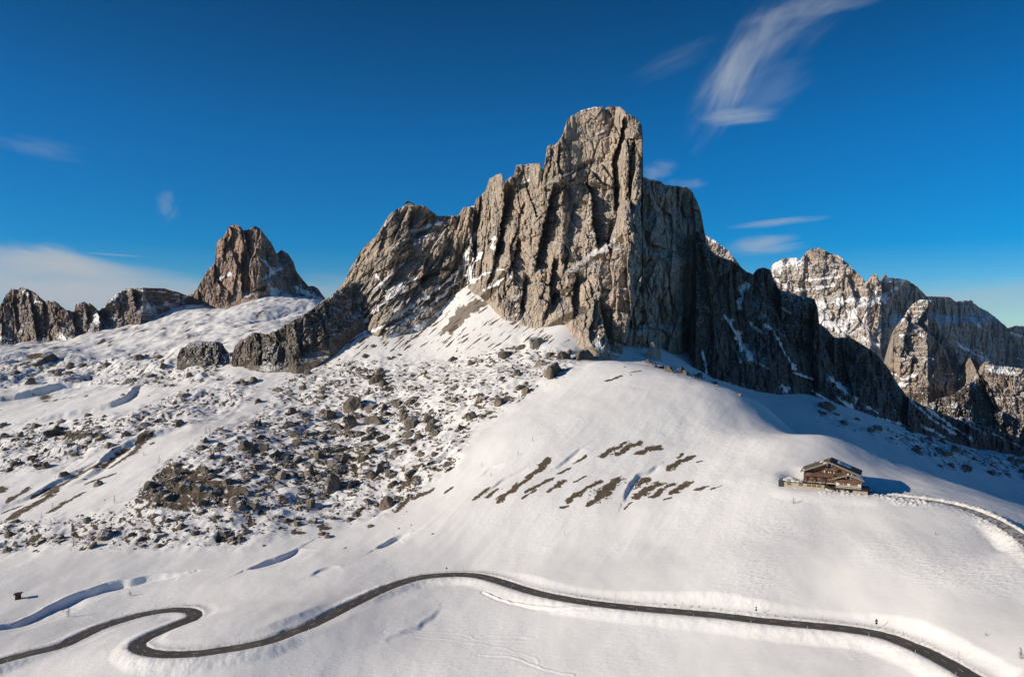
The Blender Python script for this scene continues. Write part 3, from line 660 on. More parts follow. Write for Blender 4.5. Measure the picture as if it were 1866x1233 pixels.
BR_main = [([(1040, 500), (1075, 475), (1110, 452), (1130, 438)], 9), ([(810, 520), (840, 480), (850, 450)], 10), ([(770, 560), (830, 525), (860, 508)], 10), ([(880, 545), (905, 520), (920, 500)], 9), ([(1000, 600), (1040, 575), (1062, 565)], 10), ([(745, 520), (790, 500), (815, 490)], 6), ([(700, 600), (760, 560), (820, 510)], 7), ([(650, 590), (700, 550), (745, 520)], 5), ([(1010, 540), (1050, 520)], 6), ([(640, 580), (700, 540)], 3)]
M1, m1d = mountain('mountain', 'great grey limestone massif with square summit tower in the centre, with a long stepped ridge left of it', M_MAIN, top_main, foot_main, 600, 1330, .95, 640, .62, gullies=G_main, steps=S_main, snow=SN_main, brown=BR_main, seed=3, jag=3.4, below=40, shelf=.22, warp=10, pill=15, shear=[(600, .95), (820, .75), (890, .1), (930, 0)], calm=[([(1030, 215), (1062, 202), (1100, 200), (1118, 215), (1108, 285), (1060, 305), (1028, 310)], .42), ([(942, 300), (986, 298), (986, 335), (945, 345)], .5), ([(1040, 345), (1064, 335), (1076, 450), (1050, 470), (1022, 440)], .6), ([(655, 470), (700, 400), (725, 400), (715, 450), (670, 490)], .6)], prow=[(200, 6), (330, 3), (400, -4), (455, 8), (475, 14), (500, -2), (560, -12), (585, -20), (625, -58), (660, -66)],
   D0=[(600, 1150), (640, 1100), (700, 1040), (740, 1055), (774, 1060), (803, 1080), (840, 1100), (864, 1095), (890, 1030), (920, 975), (980, 930), (1043, 880), (1090, 850), (1130, 838), (1165, 835), (1205, 865), (1267, 912), (1330, 960)])
# --- dark lower ridge on the left
s1 = lambda L: zz(L, .343, 0, 380)
top_d = [(322, 650), (329, 636), (343, 627), (377, 623), (401, 622), (412, 636), (422, 650), (429, 628), (446, 616), (463, 605), (487, 609), (504, 602), (535, 582), (562, 568), (583, 551), (610, 534), (640, 516), (664, 508), (687, 494), (700, 500), (716, 516), (728, 534)]
foot_d = [(322, 656), (343, 657), (370, 668), (385, 677), (400, 668), (418, 682), (440, 674), (480, 669), (520, 673), (560, 651), (600, 624), (649, 594), (677, 570), (728, 534)]
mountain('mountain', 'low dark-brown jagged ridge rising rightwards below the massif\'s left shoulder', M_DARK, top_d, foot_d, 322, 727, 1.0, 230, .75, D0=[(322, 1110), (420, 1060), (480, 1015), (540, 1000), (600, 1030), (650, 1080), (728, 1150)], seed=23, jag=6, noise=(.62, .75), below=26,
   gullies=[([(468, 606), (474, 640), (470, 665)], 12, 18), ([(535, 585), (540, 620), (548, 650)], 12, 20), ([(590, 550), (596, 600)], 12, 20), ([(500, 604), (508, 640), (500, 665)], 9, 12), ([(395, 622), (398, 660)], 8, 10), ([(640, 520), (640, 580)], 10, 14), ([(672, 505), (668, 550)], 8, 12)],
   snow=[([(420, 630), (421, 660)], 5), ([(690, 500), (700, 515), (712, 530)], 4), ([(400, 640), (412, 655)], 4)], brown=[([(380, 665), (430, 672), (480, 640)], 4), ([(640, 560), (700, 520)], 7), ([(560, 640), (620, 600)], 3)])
# --- dark right flank
top_f = [(1262, 640), (1268, 420), (1276, 420), (1283, 440), (1301, 462), (1318, 470), (1335, 476), (1361, 495), (1372, 499), (1379, 491), (1391, 487), (1404, 491), (1411, 512), (1420, 527), (1432, 532), (1454, 538), (1469, 540), (1484, 544), (1490, 560), (1493, 590), (1506, 598), (1521, 615),
 (1551, 615), (1577, 631), (1596, 643), (1618, 669), (1633, 695), (1652, 721), (1670, 732), (1690, 742), (1740, 762), (1800, 778), (1866, 800), (1990, 830)]
foot_f = [(1262, 680), (1297, 699), (1342, 710), (1391, 719), (1420, 705), (1458, 722), (1521, 733), (1570, 756), (1633, 777), (1689, 796), (1764, 808), (1866, 833), (1990, 858)]
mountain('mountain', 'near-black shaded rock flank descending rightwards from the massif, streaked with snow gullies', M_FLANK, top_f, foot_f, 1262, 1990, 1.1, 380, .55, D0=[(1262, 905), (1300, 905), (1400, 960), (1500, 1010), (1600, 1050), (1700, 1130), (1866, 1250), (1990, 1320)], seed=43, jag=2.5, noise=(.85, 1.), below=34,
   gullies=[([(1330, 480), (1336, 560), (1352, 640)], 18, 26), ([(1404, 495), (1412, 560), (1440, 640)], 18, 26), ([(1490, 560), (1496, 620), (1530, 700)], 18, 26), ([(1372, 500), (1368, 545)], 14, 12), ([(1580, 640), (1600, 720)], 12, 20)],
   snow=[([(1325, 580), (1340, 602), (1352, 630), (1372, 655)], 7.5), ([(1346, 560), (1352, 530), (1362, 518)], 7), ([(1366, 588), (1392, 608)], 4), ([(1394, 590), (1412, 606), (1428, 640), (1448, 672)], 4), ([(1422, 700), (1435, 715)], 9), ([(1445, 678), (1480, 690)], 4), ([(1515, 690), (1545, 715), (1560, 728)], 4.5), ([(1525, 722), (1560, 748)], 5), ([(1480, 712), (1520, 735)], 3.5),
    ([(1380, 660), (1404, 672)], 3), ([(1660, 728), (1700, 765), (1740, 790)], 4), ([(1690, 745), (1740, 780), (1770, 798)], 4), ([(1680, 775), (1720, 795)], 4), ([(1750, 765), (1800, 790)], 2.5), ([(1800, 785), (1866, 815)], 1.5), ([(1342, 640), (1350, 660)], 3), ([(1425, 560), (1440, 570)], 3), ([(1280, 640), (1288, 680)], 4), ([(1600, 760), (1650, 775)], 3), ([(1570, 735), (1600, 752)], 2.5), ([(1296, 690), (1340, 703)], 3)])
# --- left peak, a broad stump, and the crags beside it
top_b = s1([(985, 480), (1000, 462), (1040, 436), (1100, 330), (1140, 290), (1150, 180), (1190, 145), (1215, 95), (1245, 85), (1275, 93), (1295, 118), (1330, 108), (1355, 90), (1385, 112), (1440, 180), (1470, 240), (1495, 218), (1530, 240), (1560, 282), (1565, 322), (1610, 380), (1640, 412), (1665, 410), (1690, 425), (1730, 480), (1760, 520)])
foot_b = [(336, 556), (365, 562), (400, 561), (425, 548), (450, 532), (480, 528), (510, 535), (540, 545), (604, 562)]
mountain('mountain', 'isolated stump-shaped reddish peak on the left, standing on a snow cone', M_LEFT, top_b, foot_b, 337, 604, .95, 260, .55, D0=[(337, 2080), (400, 2000), (440, 1985), (470, 1975), (500, 2010), (560, 2080), (604, 2130)], seed=63, jag=3.2, noise=(1.35, 1.2), below=30,
   gullies=[([(442, 416), (447, 440), (450, 460)], 60, 10), ([(440, 458), (437, 490), (440, 535)], 45, 60), ([(504, 450), (506, 480)], 40, 16), ([(410, 430), (404, 480)], 14, 12), ([(424, 420), (422, 480)], 10, 10), ([(480, 440), (484, 470)], 20, 20), ([(540, 480), (548, 520)], 30, 16)],
   snow=[([(483, 478), (496, 490), (488, 515), (500, 535)], 8), ([(540, 525), (590, 548)], 7), ([(445, 417), (456, 414)], 2.2), ([(419, 410), (430, 409)], 1.8), ([(395, 510), (420, 500)], 4), ([(466, 468), (490, 480)], 2), ([(480, 510), (510, 490)], 4)], brown=[([(455, 540), (480, 525)], 6)])
top_a = s1([(-360, 560), (-200, 520), (-80, 540), (0, 520), (30, 460), (60, 425), (90, 430), (120, 418), (180, 440), (235, 492), (290, 490), (340, 530), (370, 545), (395, 545), (402, 505), (440, 495), (490, 510), (530, 545)])
top_a = [(x, y) for x, y in top_a]+s1([(590, 478), (640, 435), (700, 420), (800, 425), (870, 425), (950, 445), (1000, 465), (1030, 480)])
foot_a = [(-125, 630), (0, 618), (30, 640), (70, 628), (100, 632), (140, 622), (200, 612), (232, 632), (262, 600), (290, 575), (318, 560), (354, 552)]
mountain('mountain', 'row of low dark-brown crags at the far left edge below the horizon haze', M_ROW, top_a, foot_a, -125, 354, 1.1, 200, .7, D0=[(-125, 2000), (0, 1950), (100, 1850), (200, 1830), (260, 1850), (354, 2120)], seed=83, jag=11, noise=(1.1, .8), below=26,
   gullies=[([(50, 530), (60, 580), (66, 620)], 50, 30), ([(130, 565), (136, 610)], 40, 26), ([(176, 560), (184, 600)], 70, 26), ([(262, 530), (276, 570), (285, 590)], 50, 30), ([(220, 540), (214, 580)], 14, 16), ([(20, 540), (30, 600)], 30, 20), ([(100, 560), (104, 600)], 25, 18), ([(240, 528), (246, 560)], 40, 14), ([(300, 528), (306, 556)], 40, 14), ([(325, 535), (329, 556)], 30, 12), ([(155, 555), (158, 590)], 25, 12), ([(76, 548), (80, 600)], 25, 14)],
   snow=[([(45, 532), (62, 548), (78, 552)], 5), ([(178, 580), (196, 600), (188, 612)], 8), ([(225, 528), (300, 532), (340, 540)], 2.6), ([(275, 560), (290, 580), (270, 600)], 8), ([(185, 560), (215, 540)], 4), ([(300, 556), (335, 545)], 4), ([(110, 612), (125, 622)], 5), ([(0, 616), (20, 618)], 4)])
# --- far massif on the right, snow-laced
s4 = lambda L: zz(L, .3732, 1260, 400)
top_g = s4([(-60, 130), (20, 100), (75, 80), (110, 98), (180, 150), (250, 240), (300, 300), (360, 300), (385, 250), (400, 215), (450, 190), (510, 185), (530, 200), (550, 170), (575, 145), (620, 137), (680, 165), (720, 175), (780, 230), (820, 270), (850, 305), (868, 290), (880, 270), (905, 265), (915, 300), (930, 300), (940, 265), (960, 282), (1050, 293), (1100, 325), (1150, 375), (1200, 375), (1260, 378), (1290, 400), (1330, 395), (1365, 392), (1400, 425), (1450, 450), (1500, 490), (1545, 530), (1580, 518), (1624, 520), (1750, 560), (1950, 640)])
foot_g = [(1240, 640), (1400, 640), (1600, 650), (1700, 670), (1990, 700)]
mountain('mountain', 'distant snow-laced banded massif behind the right flank, left half sunlit, right half blue in shade', M_FAR, top_g, foot_g, 1240, 1985, 1.1, 260, .75, D0=[(1240, 5900), (1405, 5600), (1500, 5350), (1580, 5200), (1625, 5250), (1700, 5750), (1800, 6300), (1866, 6500), (1985, 6800)], seed=103, jag=16, noise=(3.2, 1.1), below=60, shelf=.3,
   gullies=[([(1470, 455), (1490, 462), (1520, 478), (1552, 490)], 60, 40), ([(1600, 500), (1606, 530)], 50, 16), ([(1652, 508), (1625, 540), (1615, 580)], 320, 260), ([(1460, 520), (1466, 560)], 60, 30), ([(1540, 500), (1560, 550)], 70, 40)],
   snow=[([(1410, 485), (1450, 475)], 12), ([(1450, 530), (1520, 520)], 4), ([(1490, 555), (1560, 545), (1620, 545)], 8), ([(1560, 560), (1600, 545), (1650, 515)], 5), ([(1610, 510), (1655, 512)], 6), ([(1500, 585), (1540, 600), (1555, 570)], 14), ([(1470, 510), (1530, 505)], 3), ([(1460, 560), (1500, 565)], 7), ([(1290, 434), (1330, 455), (1350, 480)], 4), ([(1400, 500), (1430, 520), (1440, 530)], 6), ([(1740, 625), (1800, 655)], 5), ([(1770, 580), (1790, 600)], 3), ([(1840, 605), (1870, 615)], 3), ([(1570, 615), (1600, 630)], 7), ([(1510, 455), (1540, 475)], 2), ([(1600, 520), (1570, 590)], 3)])
top_h = [(1600, 690), (1612, 684), (1618, 676), (1628, 643), (1628, 609), (1633, 594), (1648, 575), (1663, 553), (1678, 546), (1697, 546), (1702, 558), (1703, 577), (1712, 602), (1726, 616), (1741, 639), (1752, 667), (1760, 654), (1768, 652), (1776, 668), (1784, 686), (1788, 690), (1794, 658), (1805, 659), (1816, 668), (1827, 667), (1845, 669), (1866, 672), (1960, 690)]
foot_h = [(1600, 720), (1640, 735), (1700, 740), (1760, 745), (1820, 770), (1960, 790)]
mountain('mountain', 'sunlit ochre pyramid crag on the right in front of the blue shaded ridge', M_CRAG, top_h, foot_h, 1600, 1960, 1.0, 230, .7, D0=[(1600, 3300), (1640, 3050), (1690, 2980), (1720, 3030), (1752, 3080), (1775, 2880), (1800, 2780), (1960, 2700)], seed=123, jag=9, noise=(1.7, 1.), below=150, shelf=.35,
   gullies=[([(1690, 558), (1670, 590), (1700, 615), (1722, 640), (1735, 680)], 60, 24), ([(1742, 640), (1752, 680)], 60, 14), ([(1706, 640), (1712, 690)], 45, 16), ([(1782, 680), (1790, 730)], 70, 20)],
   snow=[([(1622, 680), (1650, 692), (1672, 680)], 6), ([(1640, 610), (1670, 606), (1690, 616)], 3), ([(1640, 590), (1660, 560), (1690, 552)], 2.5), ([(1655, 700), (1640, 700)], 5), ([(1800, 672), (1850, 680)], 5)], brown=[([(1650, 730), (1690, 715), (1740, 735)], 16)])
top_j = [(1640, 780), (1670, 760), (1693, 736), (1708, 727), (1738, 718), (1764, 699), (1778, 692), (1790, 687), (1800, 697), (1808, 712), (1820, 745), (1842, 757), (1866, 770), (1960, 800)]
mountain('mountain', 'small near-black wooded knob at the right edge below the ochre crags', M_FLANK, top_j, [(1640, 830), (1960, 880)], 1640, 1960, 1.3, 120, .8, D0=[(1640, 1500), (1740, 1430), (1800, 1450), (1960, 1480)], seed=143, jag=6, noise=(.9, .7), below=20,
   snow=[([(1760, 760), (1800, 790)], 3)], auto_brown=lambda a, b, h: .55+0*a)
# ------------------------------------------------------------------ boulders
M_BOULD = rock_mat('boulder_stone', (.235, .195, .155), (.10, .082, .065), (.27, .21, .155), .80, .98, hs=.12, vert=False, bumpd=.25, streak=.25)
M_BOULD2 = rock_mat('sunlit_boulder_stone', (.36, .32, .28), (.20, .175, .15), (.38, .31, .25), .78, .95, hs=.15, vert=False, bumpd=.25, streak=.2)  # paler copy of the boulder stone, sunlight put into its colour
def boulder_mesh(seed, sub=4, squash=.75):
    bm = bmesh.new(); bmesh.ops.create_icosphere(bm, subdivisions=sub, radius=1)
    r = np.random.default_rng(seed); co_ = np.array([v.co[:] for v in bm.verts])
    for k in range(20):                                              # break flat faces off the block
        nrm = r.normal(size=3); nrm[2] = abs(nrm[2])*.8; nrm /= np.linalg.norm(nrm); lim = r.uniform(.40, .80)
        dd_ = co_@nrm; over = np.maximum(dd_-lim, 0); co_ -= over[:, None]*nrm*.99
    l = np.linalg.norm(co_, axis=1)
    dsp = fbm(co_[:, 0]*2.2+seed*3, co_[:, 1]*2.2+co_[:, 2]*1.7, 4, seed)*.13+fbm(co_[:, 2]*6+seed, co_[:, 0]*6-co_[:, 1]*5, 3, seed+3)*.06
    f1_, f2_, h_ = worley(co_[:, 0]*2.6+co_[:, 2]*1.3, co_[:, 1]*2.6-co_[:, 2]*1.6, seed+8)
    co_ *= (1+dsp+(h_-.5)*.10)[:, None]
    co_ *= np.array([1, r.uniform(.7, .95), squash*r.uniform(.8, 1.25)])
    co_[:, 2] = np.maximum(co_[:, 2], -.55)
    for v, c_ in zip(bm.verts, co_): v.co = c_
    me = bpy.data.meshes.new('boulder'); bm.to_mesh(me); bm.free()
    for k in ('snow', 'brown'):
        at = me.attributes.new(k, 'FLOAT', 'POINT'); at.data.foreach_set('value', np.full(len(me.vertices), -1., np.float32))
    return me
BM = [boulder_mesh(s) for s in range(10)]; BS = []
for m_ in BM: m_.materials.append(M_BOULD); BS.append(m_)
BP = [boulder_mesh(s+40, 4, 1.0) for s in range(3)]
for m_ in BP: m_.materials.append(M_BOULD2)
used = []
def put_boulder(px, py, wpx, label, group=None, mesh=None, hf=1., sink=.12, rot=None):
    p = hit(px, py); wm_ = wpx/F*p.y*.5*1.45
    me = mesh or random.choice(BM)
    o = bpy.data.objects.new('boulder', me); COL.objects.link(o)
    o.location = (p.x, p.y+wm_*.3, gz(p.x, p.y+wm_*.3)+wm_*(.28-sink)*hf)
    o.rotation_euler = (random.uniform(-.2, .2), random.uniform(-.2, .2), rot if rot is not None else random.uniform(0, 6.28))
    o.scale = (wm_, wm_*random.uniform(.8, 1.1), wm_*hf*random.uniform(.85, 1.1))
    tag(o, label, 'boulder', group); used.append((p.x, p.y, wm_)); return o
BIG = [  # px, py (foot), width px, label
 (641, 748, 46, 'broad twin-humped grey boulder, widest block at the top middle of the boulder field', 1.), (677, 745, 24, 'rounded brown boulder immediately right of the broad twin-humped block', 1.),
 (688, 697, 24, 'lone upright grey boulder with long shadow near the upper edge of the boulder field', 1.25), (685, 770, 34, 'wide rough boulder just below the rounded brown block', .9), (641, 778, 30, 'rugged dark boulder mass below the broad twin-humped block', 1.1),
 (608, 890, 46, 'huge lens-shaped boulder with pointed brown cap low in the boulder field', .95), (642, 886, 30, 'dark boulder touching the right end of the huge lens-shaped one', .9), (693, 860, 26, 'tall dark boulder with pale left face, isolated right of the field centre', 1.2),
 (563, 866, 26, 'tall narrow boulder upslope left of the huge lens-shaped one', 1.4), (543, 841, 27, 'pale lens-shaped boulder in the middle left of the field', .8), (754, 775, 26, 'rounded brown boulder, left one of a side by side pair', 1.), (780, 768, 22, 'darker boulder, right one of a side by side pair', 1.),
 (725, 738, 18, 'small pale dome-shaped boulder right of the twin humps', 1.), (700, 744, 17, 'angular small block between the rounded brown boulder and the pale dome', 1.), (734, 755, 26, 'flat-topped cracked boulder below the pale dome', .7),
 (704, 926, 29, 'pale-faced boulder with sharp point and dark hollow beside the brown melted strip', 1.15), (908, 738, 23, 'squat block close to the knoll edge, upper right of the field', 1.), (860, 762, 22, 'pitted block near the right margin of the field', 1.1),
 (921, 650, 32, 'slanting slab boulder under the cliff foot', .6), (1006, 684, 42, 'largest boulder on the knoll shoulder, rough grey with ochre base', 1.05), (985, 666, 22, 'slab leaning behind the largest shoulder boulder', 1.1),
 (1066, 655, 44, 'long low block cluster at the head of the knoll', .75), (1026, 654, 30, 'rough block right behind the shoulder boulder', .8), (976, 632, 36, 'pale sunlit pinkish boulder on the snow below the main cliff', .85),
 (445, 820, 34, 'broad domed boulder at the left side of the rocky field', .85), (483, 820, 20, 'upright block right of the broad domed boulder', 1.2), (414, 840, 22, 'low block left of the broad domed boulder', .8),
 (192, 980, 30, 'dark wedge-shaped boulder right of the tall larch', 1.), (12, 978, 24, 'dark hump boulder at the left edge of the snow', .8), (111, 988, 17, 'small flat stone left of the tall larch', .6), (72, 991, 19, 'flat dark stone in the snow near the left edge', .6),
 (237, 977, 20, 'low dark stone beside the short pale larch', .7), (279, 944, 15, 'small dark boulder above the melted heath foot', .9), (330, 964, 22, 'brown block below the heath patch', .7), (92, 792, 26, 'flat dark boulder on the far left slope', .7),
 (80, 660, 56, 'long brown outcrop in the upper left snow', .45), (127, 672, 18, 'pointed small boulder at the end of the long brown outcrop', 1.2), (401, 817, 20, 'half-buried boulder at the upper left of the field', .9), (1503, 745, 34, 'dark flat boulder in the blue shaded snow', .6),
 (1720, 828, 36, 'biggest dark boulder in the shaded basin beyond the inn', .75), (1350, 722, 12, 'tiny dark stone in the shaded snow beneath the flank', .6), (588, 974, 16, 'small brown boulder low on the slope', .8), (607, 945, 14, 'pale small stone below the field', .7), (675, 960, 13, 'lone stone on smooth snow right of the field', .6),
 (435, 985, 14, 'brown stone topping the ochre patch by the dark spruce', .8), (512, 870, 22, 'mid-field block with flat lit face', .9), (478, 800, 18, 'dark block in the upper left of the field', 1.), (590, 800, 22, 'grey block above the pale lens-shaped boulder', 1.), (300, 905, 22, 'pale block in the dark heath', 1.), (340, 895, 24, 'rounded brown block in the dark heath', .9),
 (385, 905, 22, 'dark block in the lower right of the heath', .9), (320, 865, 20, 'lit block in the upper part of the heath', .9), (370, 862, 20, 'upright block at the top edge of the heath', 1.1), (680, 620+12, 10, 'little dark stone on the clean apron', .8), (1098, 652, 26, 'rough block at the very top of the knoll', .8)]
for x, y, w_, lb, hf in BIG:
    me = BP[1] if ('pinkish' in lb or 'lit face' in lb) else None
    put_boulder(x, y, w_, lb, None, me, hf)
# sunlit blocks standing out of the shade at the cliff foot, sunlight painted as paler stone
put_boulder(1192, 655, 34, 'tall sunlit pillar block rising out of the shade behind the knoll', None, BP[0], 1.9, rot=.4)
put_boulder(1158, 632, 16, 'smaller sunlit block left of the tall pillar block', None, BP[2], 1.5)
put_boulder(1252, 636, 10, 'slim sunlit spike against the dark cliff foot', None, BP[0], 2.2)
FX = np.array([p for p in FIELD], float)
def inpoly(px, py, P_):
    c_ = False; n_ = len(P_)
    for i in range(n_):
        x1, y1 = P_[i]; x2, y2 = P_[(i+1) % n_]
        if (y1 > py) != (y2 > py) and px < (x2-x1)*(py-y1)/(y2-y1)+x1: c_ = not c_
    return c_
HEATH = [(228, 922), (262, 880), (300, 842), (345, 848), (400, 868), (446, 900), (456, 930), (380, 925), (345, 938), (290, 915)]
CORE = [(380, 850), (500, 790), (620, 730), (680, 740), (800, 735), (850, 780), (760, 800), (720, 850), (650, 900), (560, 930), (440, 940), (380, 900)]
KN = [(1150, 652), (1210, 662), (1300, 695), (1330, 712), (1290, 700), (1200, 672)]
def zone(px, py):
    if inpoly(px, py, HEATH): return 'the brown heath'
    if inpoly(px, py, FIELD4): return 'the shaded basin'
    if inpoly(px, py, FIELD3): return 'the far left snow'
    if inpoly(px, py, FIELD2): return 'the left slope'
    if inpoly(px, py, KN): return 'the knoll rim'
    if py > 930: return 'the lower slope'
    if px > 850: return 'the knoll edge'
    if py < 720: return 'the upper field'
    return 'the middle of the field'
cand = []; APR = [(540, 668), (650, 604), (740, 606), (800, 565), (862, 514), (900, 562), (985, 592), (1060, 620), (1010, 640), (880, 640), (700, 648)]
tries = 0
while len(cand) < 14000 and tries < 300000:
    tries += 1; px = random.uniform(-100, 1960); py = random.uniform(635, 1010)
    z_ = None
    if inpoly(px, py, FIELD): dn = .42+.35*inpoly(px, py, CORE)+.5*inpoly(px, py, HEATH)
    elif inpoly(px, py, FIELD2): dn = .40
    elif inpoly(px, py, FIELD3): dn = .22
    elif inpoly(px, py, FIELD4): dn = .5
    elif inpoly(px, py, KN): dn = .95
    elif inpoly(px, py, APR): dn = .10
    else: dn = .012 if (py < 1000 and px < 800) or (py < 700) else .0
    nv = float(fbm(np.array([px/45.]), np.array([py/16.]), 3, 900)[0])
    if random.random() < dn*max(0, min(1.7, .5+nv*3.6)):
        s_ = min(1.5+(random.random()**-.55-1)*1.7, 19); cand.append((px, py, s_*(1.3 if inpoly(px, py, CORE) or inpoly(px, py, HEATH) else 1.)))
cand.sort(key=lambda t: -t[2])
room = 300-len(BIG)-3
cnt = 0
WORDS = {'the brown heath': 'brown-grey boulder among others in the brown heath patch at left', 'the shaded basin': 'dark boulder in the blue shaded snow basin beyond the inn', 'the far left snow': 'dark boulder in the far upper-left snow below the crags', 'the left slope': 'dark boulder on the far-left snow slope above the brown gully',
 'the knoll rim': 'small lit boulder along the rim behind the knoll', 'the lower slope': 'half-buried boulder on the lowest snow slope under the boulder field', 'the knoll edge': 'grey boulder along the boulder field\'s right margin by the knoll', 'the upper field': 'small dark boulder in the upper strip of the boulder field', 'the middle of the field': 'grey-brown boulder crowded in the middle of the boulder field'}
rest = []
for px, py, s_ in cand:
    if cnt < room and s_ < 27:
        zn = zone(px, py)
        p = hit(px, py); wm_ = s_/F*p.y*.5
        if any((p.x-a)**2+(p.y-b)**2 < (wm_*.7+c_*.8)**2 for a, b, c_ in used): rest.append((px, py, min(s_, 4))) if random.random() < .3 else None; continue
        put_boulder(px, py, s_, WORDS[zn], 'boulders of '+zn, hf=random.uniform(.55, 1.0)); cnt += 1
    else: rest.append((px, py, s_))
# the countless small stones: one mesh
SMALL = []
for s_ in range(6):
    me = boulder_mesh(70+s_, 2 if s_ < 4 else 2, .7)
    v = np.array([x.co[:] for x in me.vertices]); f = np.array([list(p_.vertices) for p_ in me.polygons]); SMALL.append((v, f)); bpy.data.meshes.remove(me)
vs, fs, off = [], [], 0
for px, py, s_ in rest:
    p = hit(px, py)
    if 1420 < px < 1640 and 830 < py < 910: continue
    w_ = s_/F*p.y*.66; v, f = random.choice(SMALL); a = random.uniform(0, 6.28); ca, sa = math.cos(a), math.sin(a)
    sx, sy, sz = w_*random.uniform(.8, 1.4), w_*random.uniform(.7, 1), w_*random.uniform(.55, 1.)
    q = v*np.array([sx, sy, sz]); q = np.stack([q[:, 0]*ca-q[:, 1]*sa+p.x, q[:, 0]*sa+q[:, 1]*ca+p.y, q[:, 2]+p.z+w_*.12], 1)
    vs.append(q); fs.append(f+off); off += len(v)
V = np.concatenate(vs); Fc = np.concatenate(fs)
me = bpy.data.meshes.new('scattered_stones'); me.vertices.add(len(V)); me.vertices.foreach_set('co', V.reshape(-1).astype(np.float32))
me.loops.add(Fc.size); me.loops.foreach_set('vertex_index', Fc.reshape(-1).astype(np.int32)); me.polygons.add(len(Fc))
me.polygons.foreach_set('loop_start', np.arange(0, Fc.size, 3, dtype=np.int32)); me.polygons.foreach_set('loop_total', np.full(len(Fc), 3, np.int32)); me.update(calc_edges=True)
for k in ('snow', 'brown'):
    at = me.attributes.new(k, 'FLOAT', 'POINT'); at.data.foreach_set('value', np.full(len(V), -1., np.float32))
st = link('scattered_stones', me, M_BOULD); tag(st, 'countless small dark stones strewn over the snow of the boulder field', 'stones', kind='stuff')

# ------------------------------------------------------------------ trees
M_BARK = plain('larch_bark', (.10, .075, .052), .9, .3, 6)
M_TWIG = plain('larch_twigs', (.13, .098, .062), .95, .3, 5)
M_NEED = plain('spruce_needles', (.028, .036, .020), .9, .4, 4)
def larch(seed, dens=1.):
    """height 1 unit"""
    r = random.Random(seed); tr = MB(); cr = MB()
    bend = [(r.uniform(-.01, .01), r.uniform(-.01, .01)) for _ in range(7)]
    pts = [(bend[i][0]*i, bend[i][1]*i, i/6-.03*(i == 0)) for i in range(7)]
    tr.tube(pts, [.017, .0145, .012, .0095, .007, .0045, .0015], 6)
    nb = int(58*dens)
    for i in range(nb):
        h = .10+.87*(i/nb)**.9; L = (.24*(1-h)**.75+.02)*r.uniform(.55, 1.15); a = r.uniform(0, 6.283); k = min(int(h*6), 5)
        x, y = bend[k][0]*k, bend[k][1]*k; ca, sa = math.cos(a), math.sin(a); dr = r.uniform(-.25, .10)
        P_ = [(x+ca*L*t_, y+sa*L*t_, h+L*(dr*t_+.28*t_*t_)) for t_ in (0, .35, .7, 1)]
        cr.tube(P_, [.0042, .0034, .0024, .0012], 3, False)
        for j in range(int(9*dens)):
            t_ = r.uniform(.2, 1); q = [P_[0][c_]+(P_[3][c_]-P_[0][c_])*t_ for c_ in range(3)]; a2 = a+r.choice((-1, 1))*r.uniform(.5, 1.2); l2 = L*r.uniform(.18, .42)
            e = (q[0]+math.cos(a2)*l2, q[1]+math.sin(a2)*l2, q[2]+l2*r.uniform(-.45, .2))
            cr.tube([q, e], [.0022, .0010], 3, False)
    return tr.build('trunk', M_BARK, mesh_only=True), cr.build('crown', M_TWIG, mesh_only=True)
def spruce(seed):
    r = random.Random(seed); tr = MB(); cr = MB(); tr.tube([(0, 0, -.03), (0, 0, .5), (0, 0, 1)], [.028, .016, .002], 6)
    for i in range(520):
        h = .05+.93*(i/520); L = (.27*(1-h)**.8+.015)*r.uniform(.5, 1.1); a = r.uniform(0, 6.283); ca, sa = math.cos(a), math.sin(a)
        b = L*r.uniform(.1, .2); z1 = h-L*r.uniform(.1, .5); u0 = r.uniform(.1, .5)*L
        cr.add([(ca*u0, sa*u0, h), (ca*L*.7-sa*b, sa*L*.7+ca*b, z1+L*.05), (ca*L, sa*L, z1), (ca*L*.7+sa*b, sa*L*.7-ca*b, z1+L*.05), (ca*L*.6, sa*L*.6, h+.012)], [(0, 1, 2, 3), (0, 4, 2), (0, 1, 4), (4, 1, 2)])
    me = bpy.data.meshes.new('crown'); me.from_pydata(cr.v, [], cr.f); me.materials.append(M_NEED)
    return tr.build('trunk', M_BARK, mesh_only=True), me
LM = [larch(s, .9) for s in (1, 2, 3)]; LD = [larch(s, 1.25) for s in (5, 6)]; SPm = spruce(9)
def tree(px, py, hpx, meshes, label, group=None, name='larch_tree', cat='tree', sq=1.):
    p = hit(px, py); h = hpx/F*p.y; o = empty(name, p, random.uniform(0, 6.28)); o.scale = (h*sq, h*sq, h); tag(o, label, cat, group)
    for nm, me in zip(('trunk', 'crown'), meshes): link(nm, me, None, o)
    return o
tree(134, 993, 37, LD[0], 'tallest bare larch at the lower left, standing alone on the snow', sq=1.)
tree(219, 968, 26, LM[1], 'short pale bare larch beside a dark stone, second from the tall one')
tree(209, 917, 18, LM[2], 'slim bare larch on open snow above the short pale one')
tree(398, 987, 23, SPm, 'small dark-green spruce at the foot of the boulder slope', name='spruce_tree', sq=1.1)
tree(317, 958, 16, LM[0], 'thin larch at the foot of the brown heath')
tree(443, 967, 18, LM[2], 'thin bare larch above the ochre patch')
tree(125, 1124, 19, LD[1], 'wide bare larch on the near meadow between stream bank and road', sq=1.3)
tree(115, 1114, 9, LM[0], 'tiny bush just left of the wide meadow larch', name='bush', cat='bush', sq=1.3)
tree(237, 1085, 11, LD[0], 'low twiggy bush on the near meadow right of the stream bank', name='bush', cat='bush', sq=1.8)
tree(355, 980, 9, LM[1], 'pale dry shrub between heath and dark spruce', name='bush', cat='bush', sq=1.8)
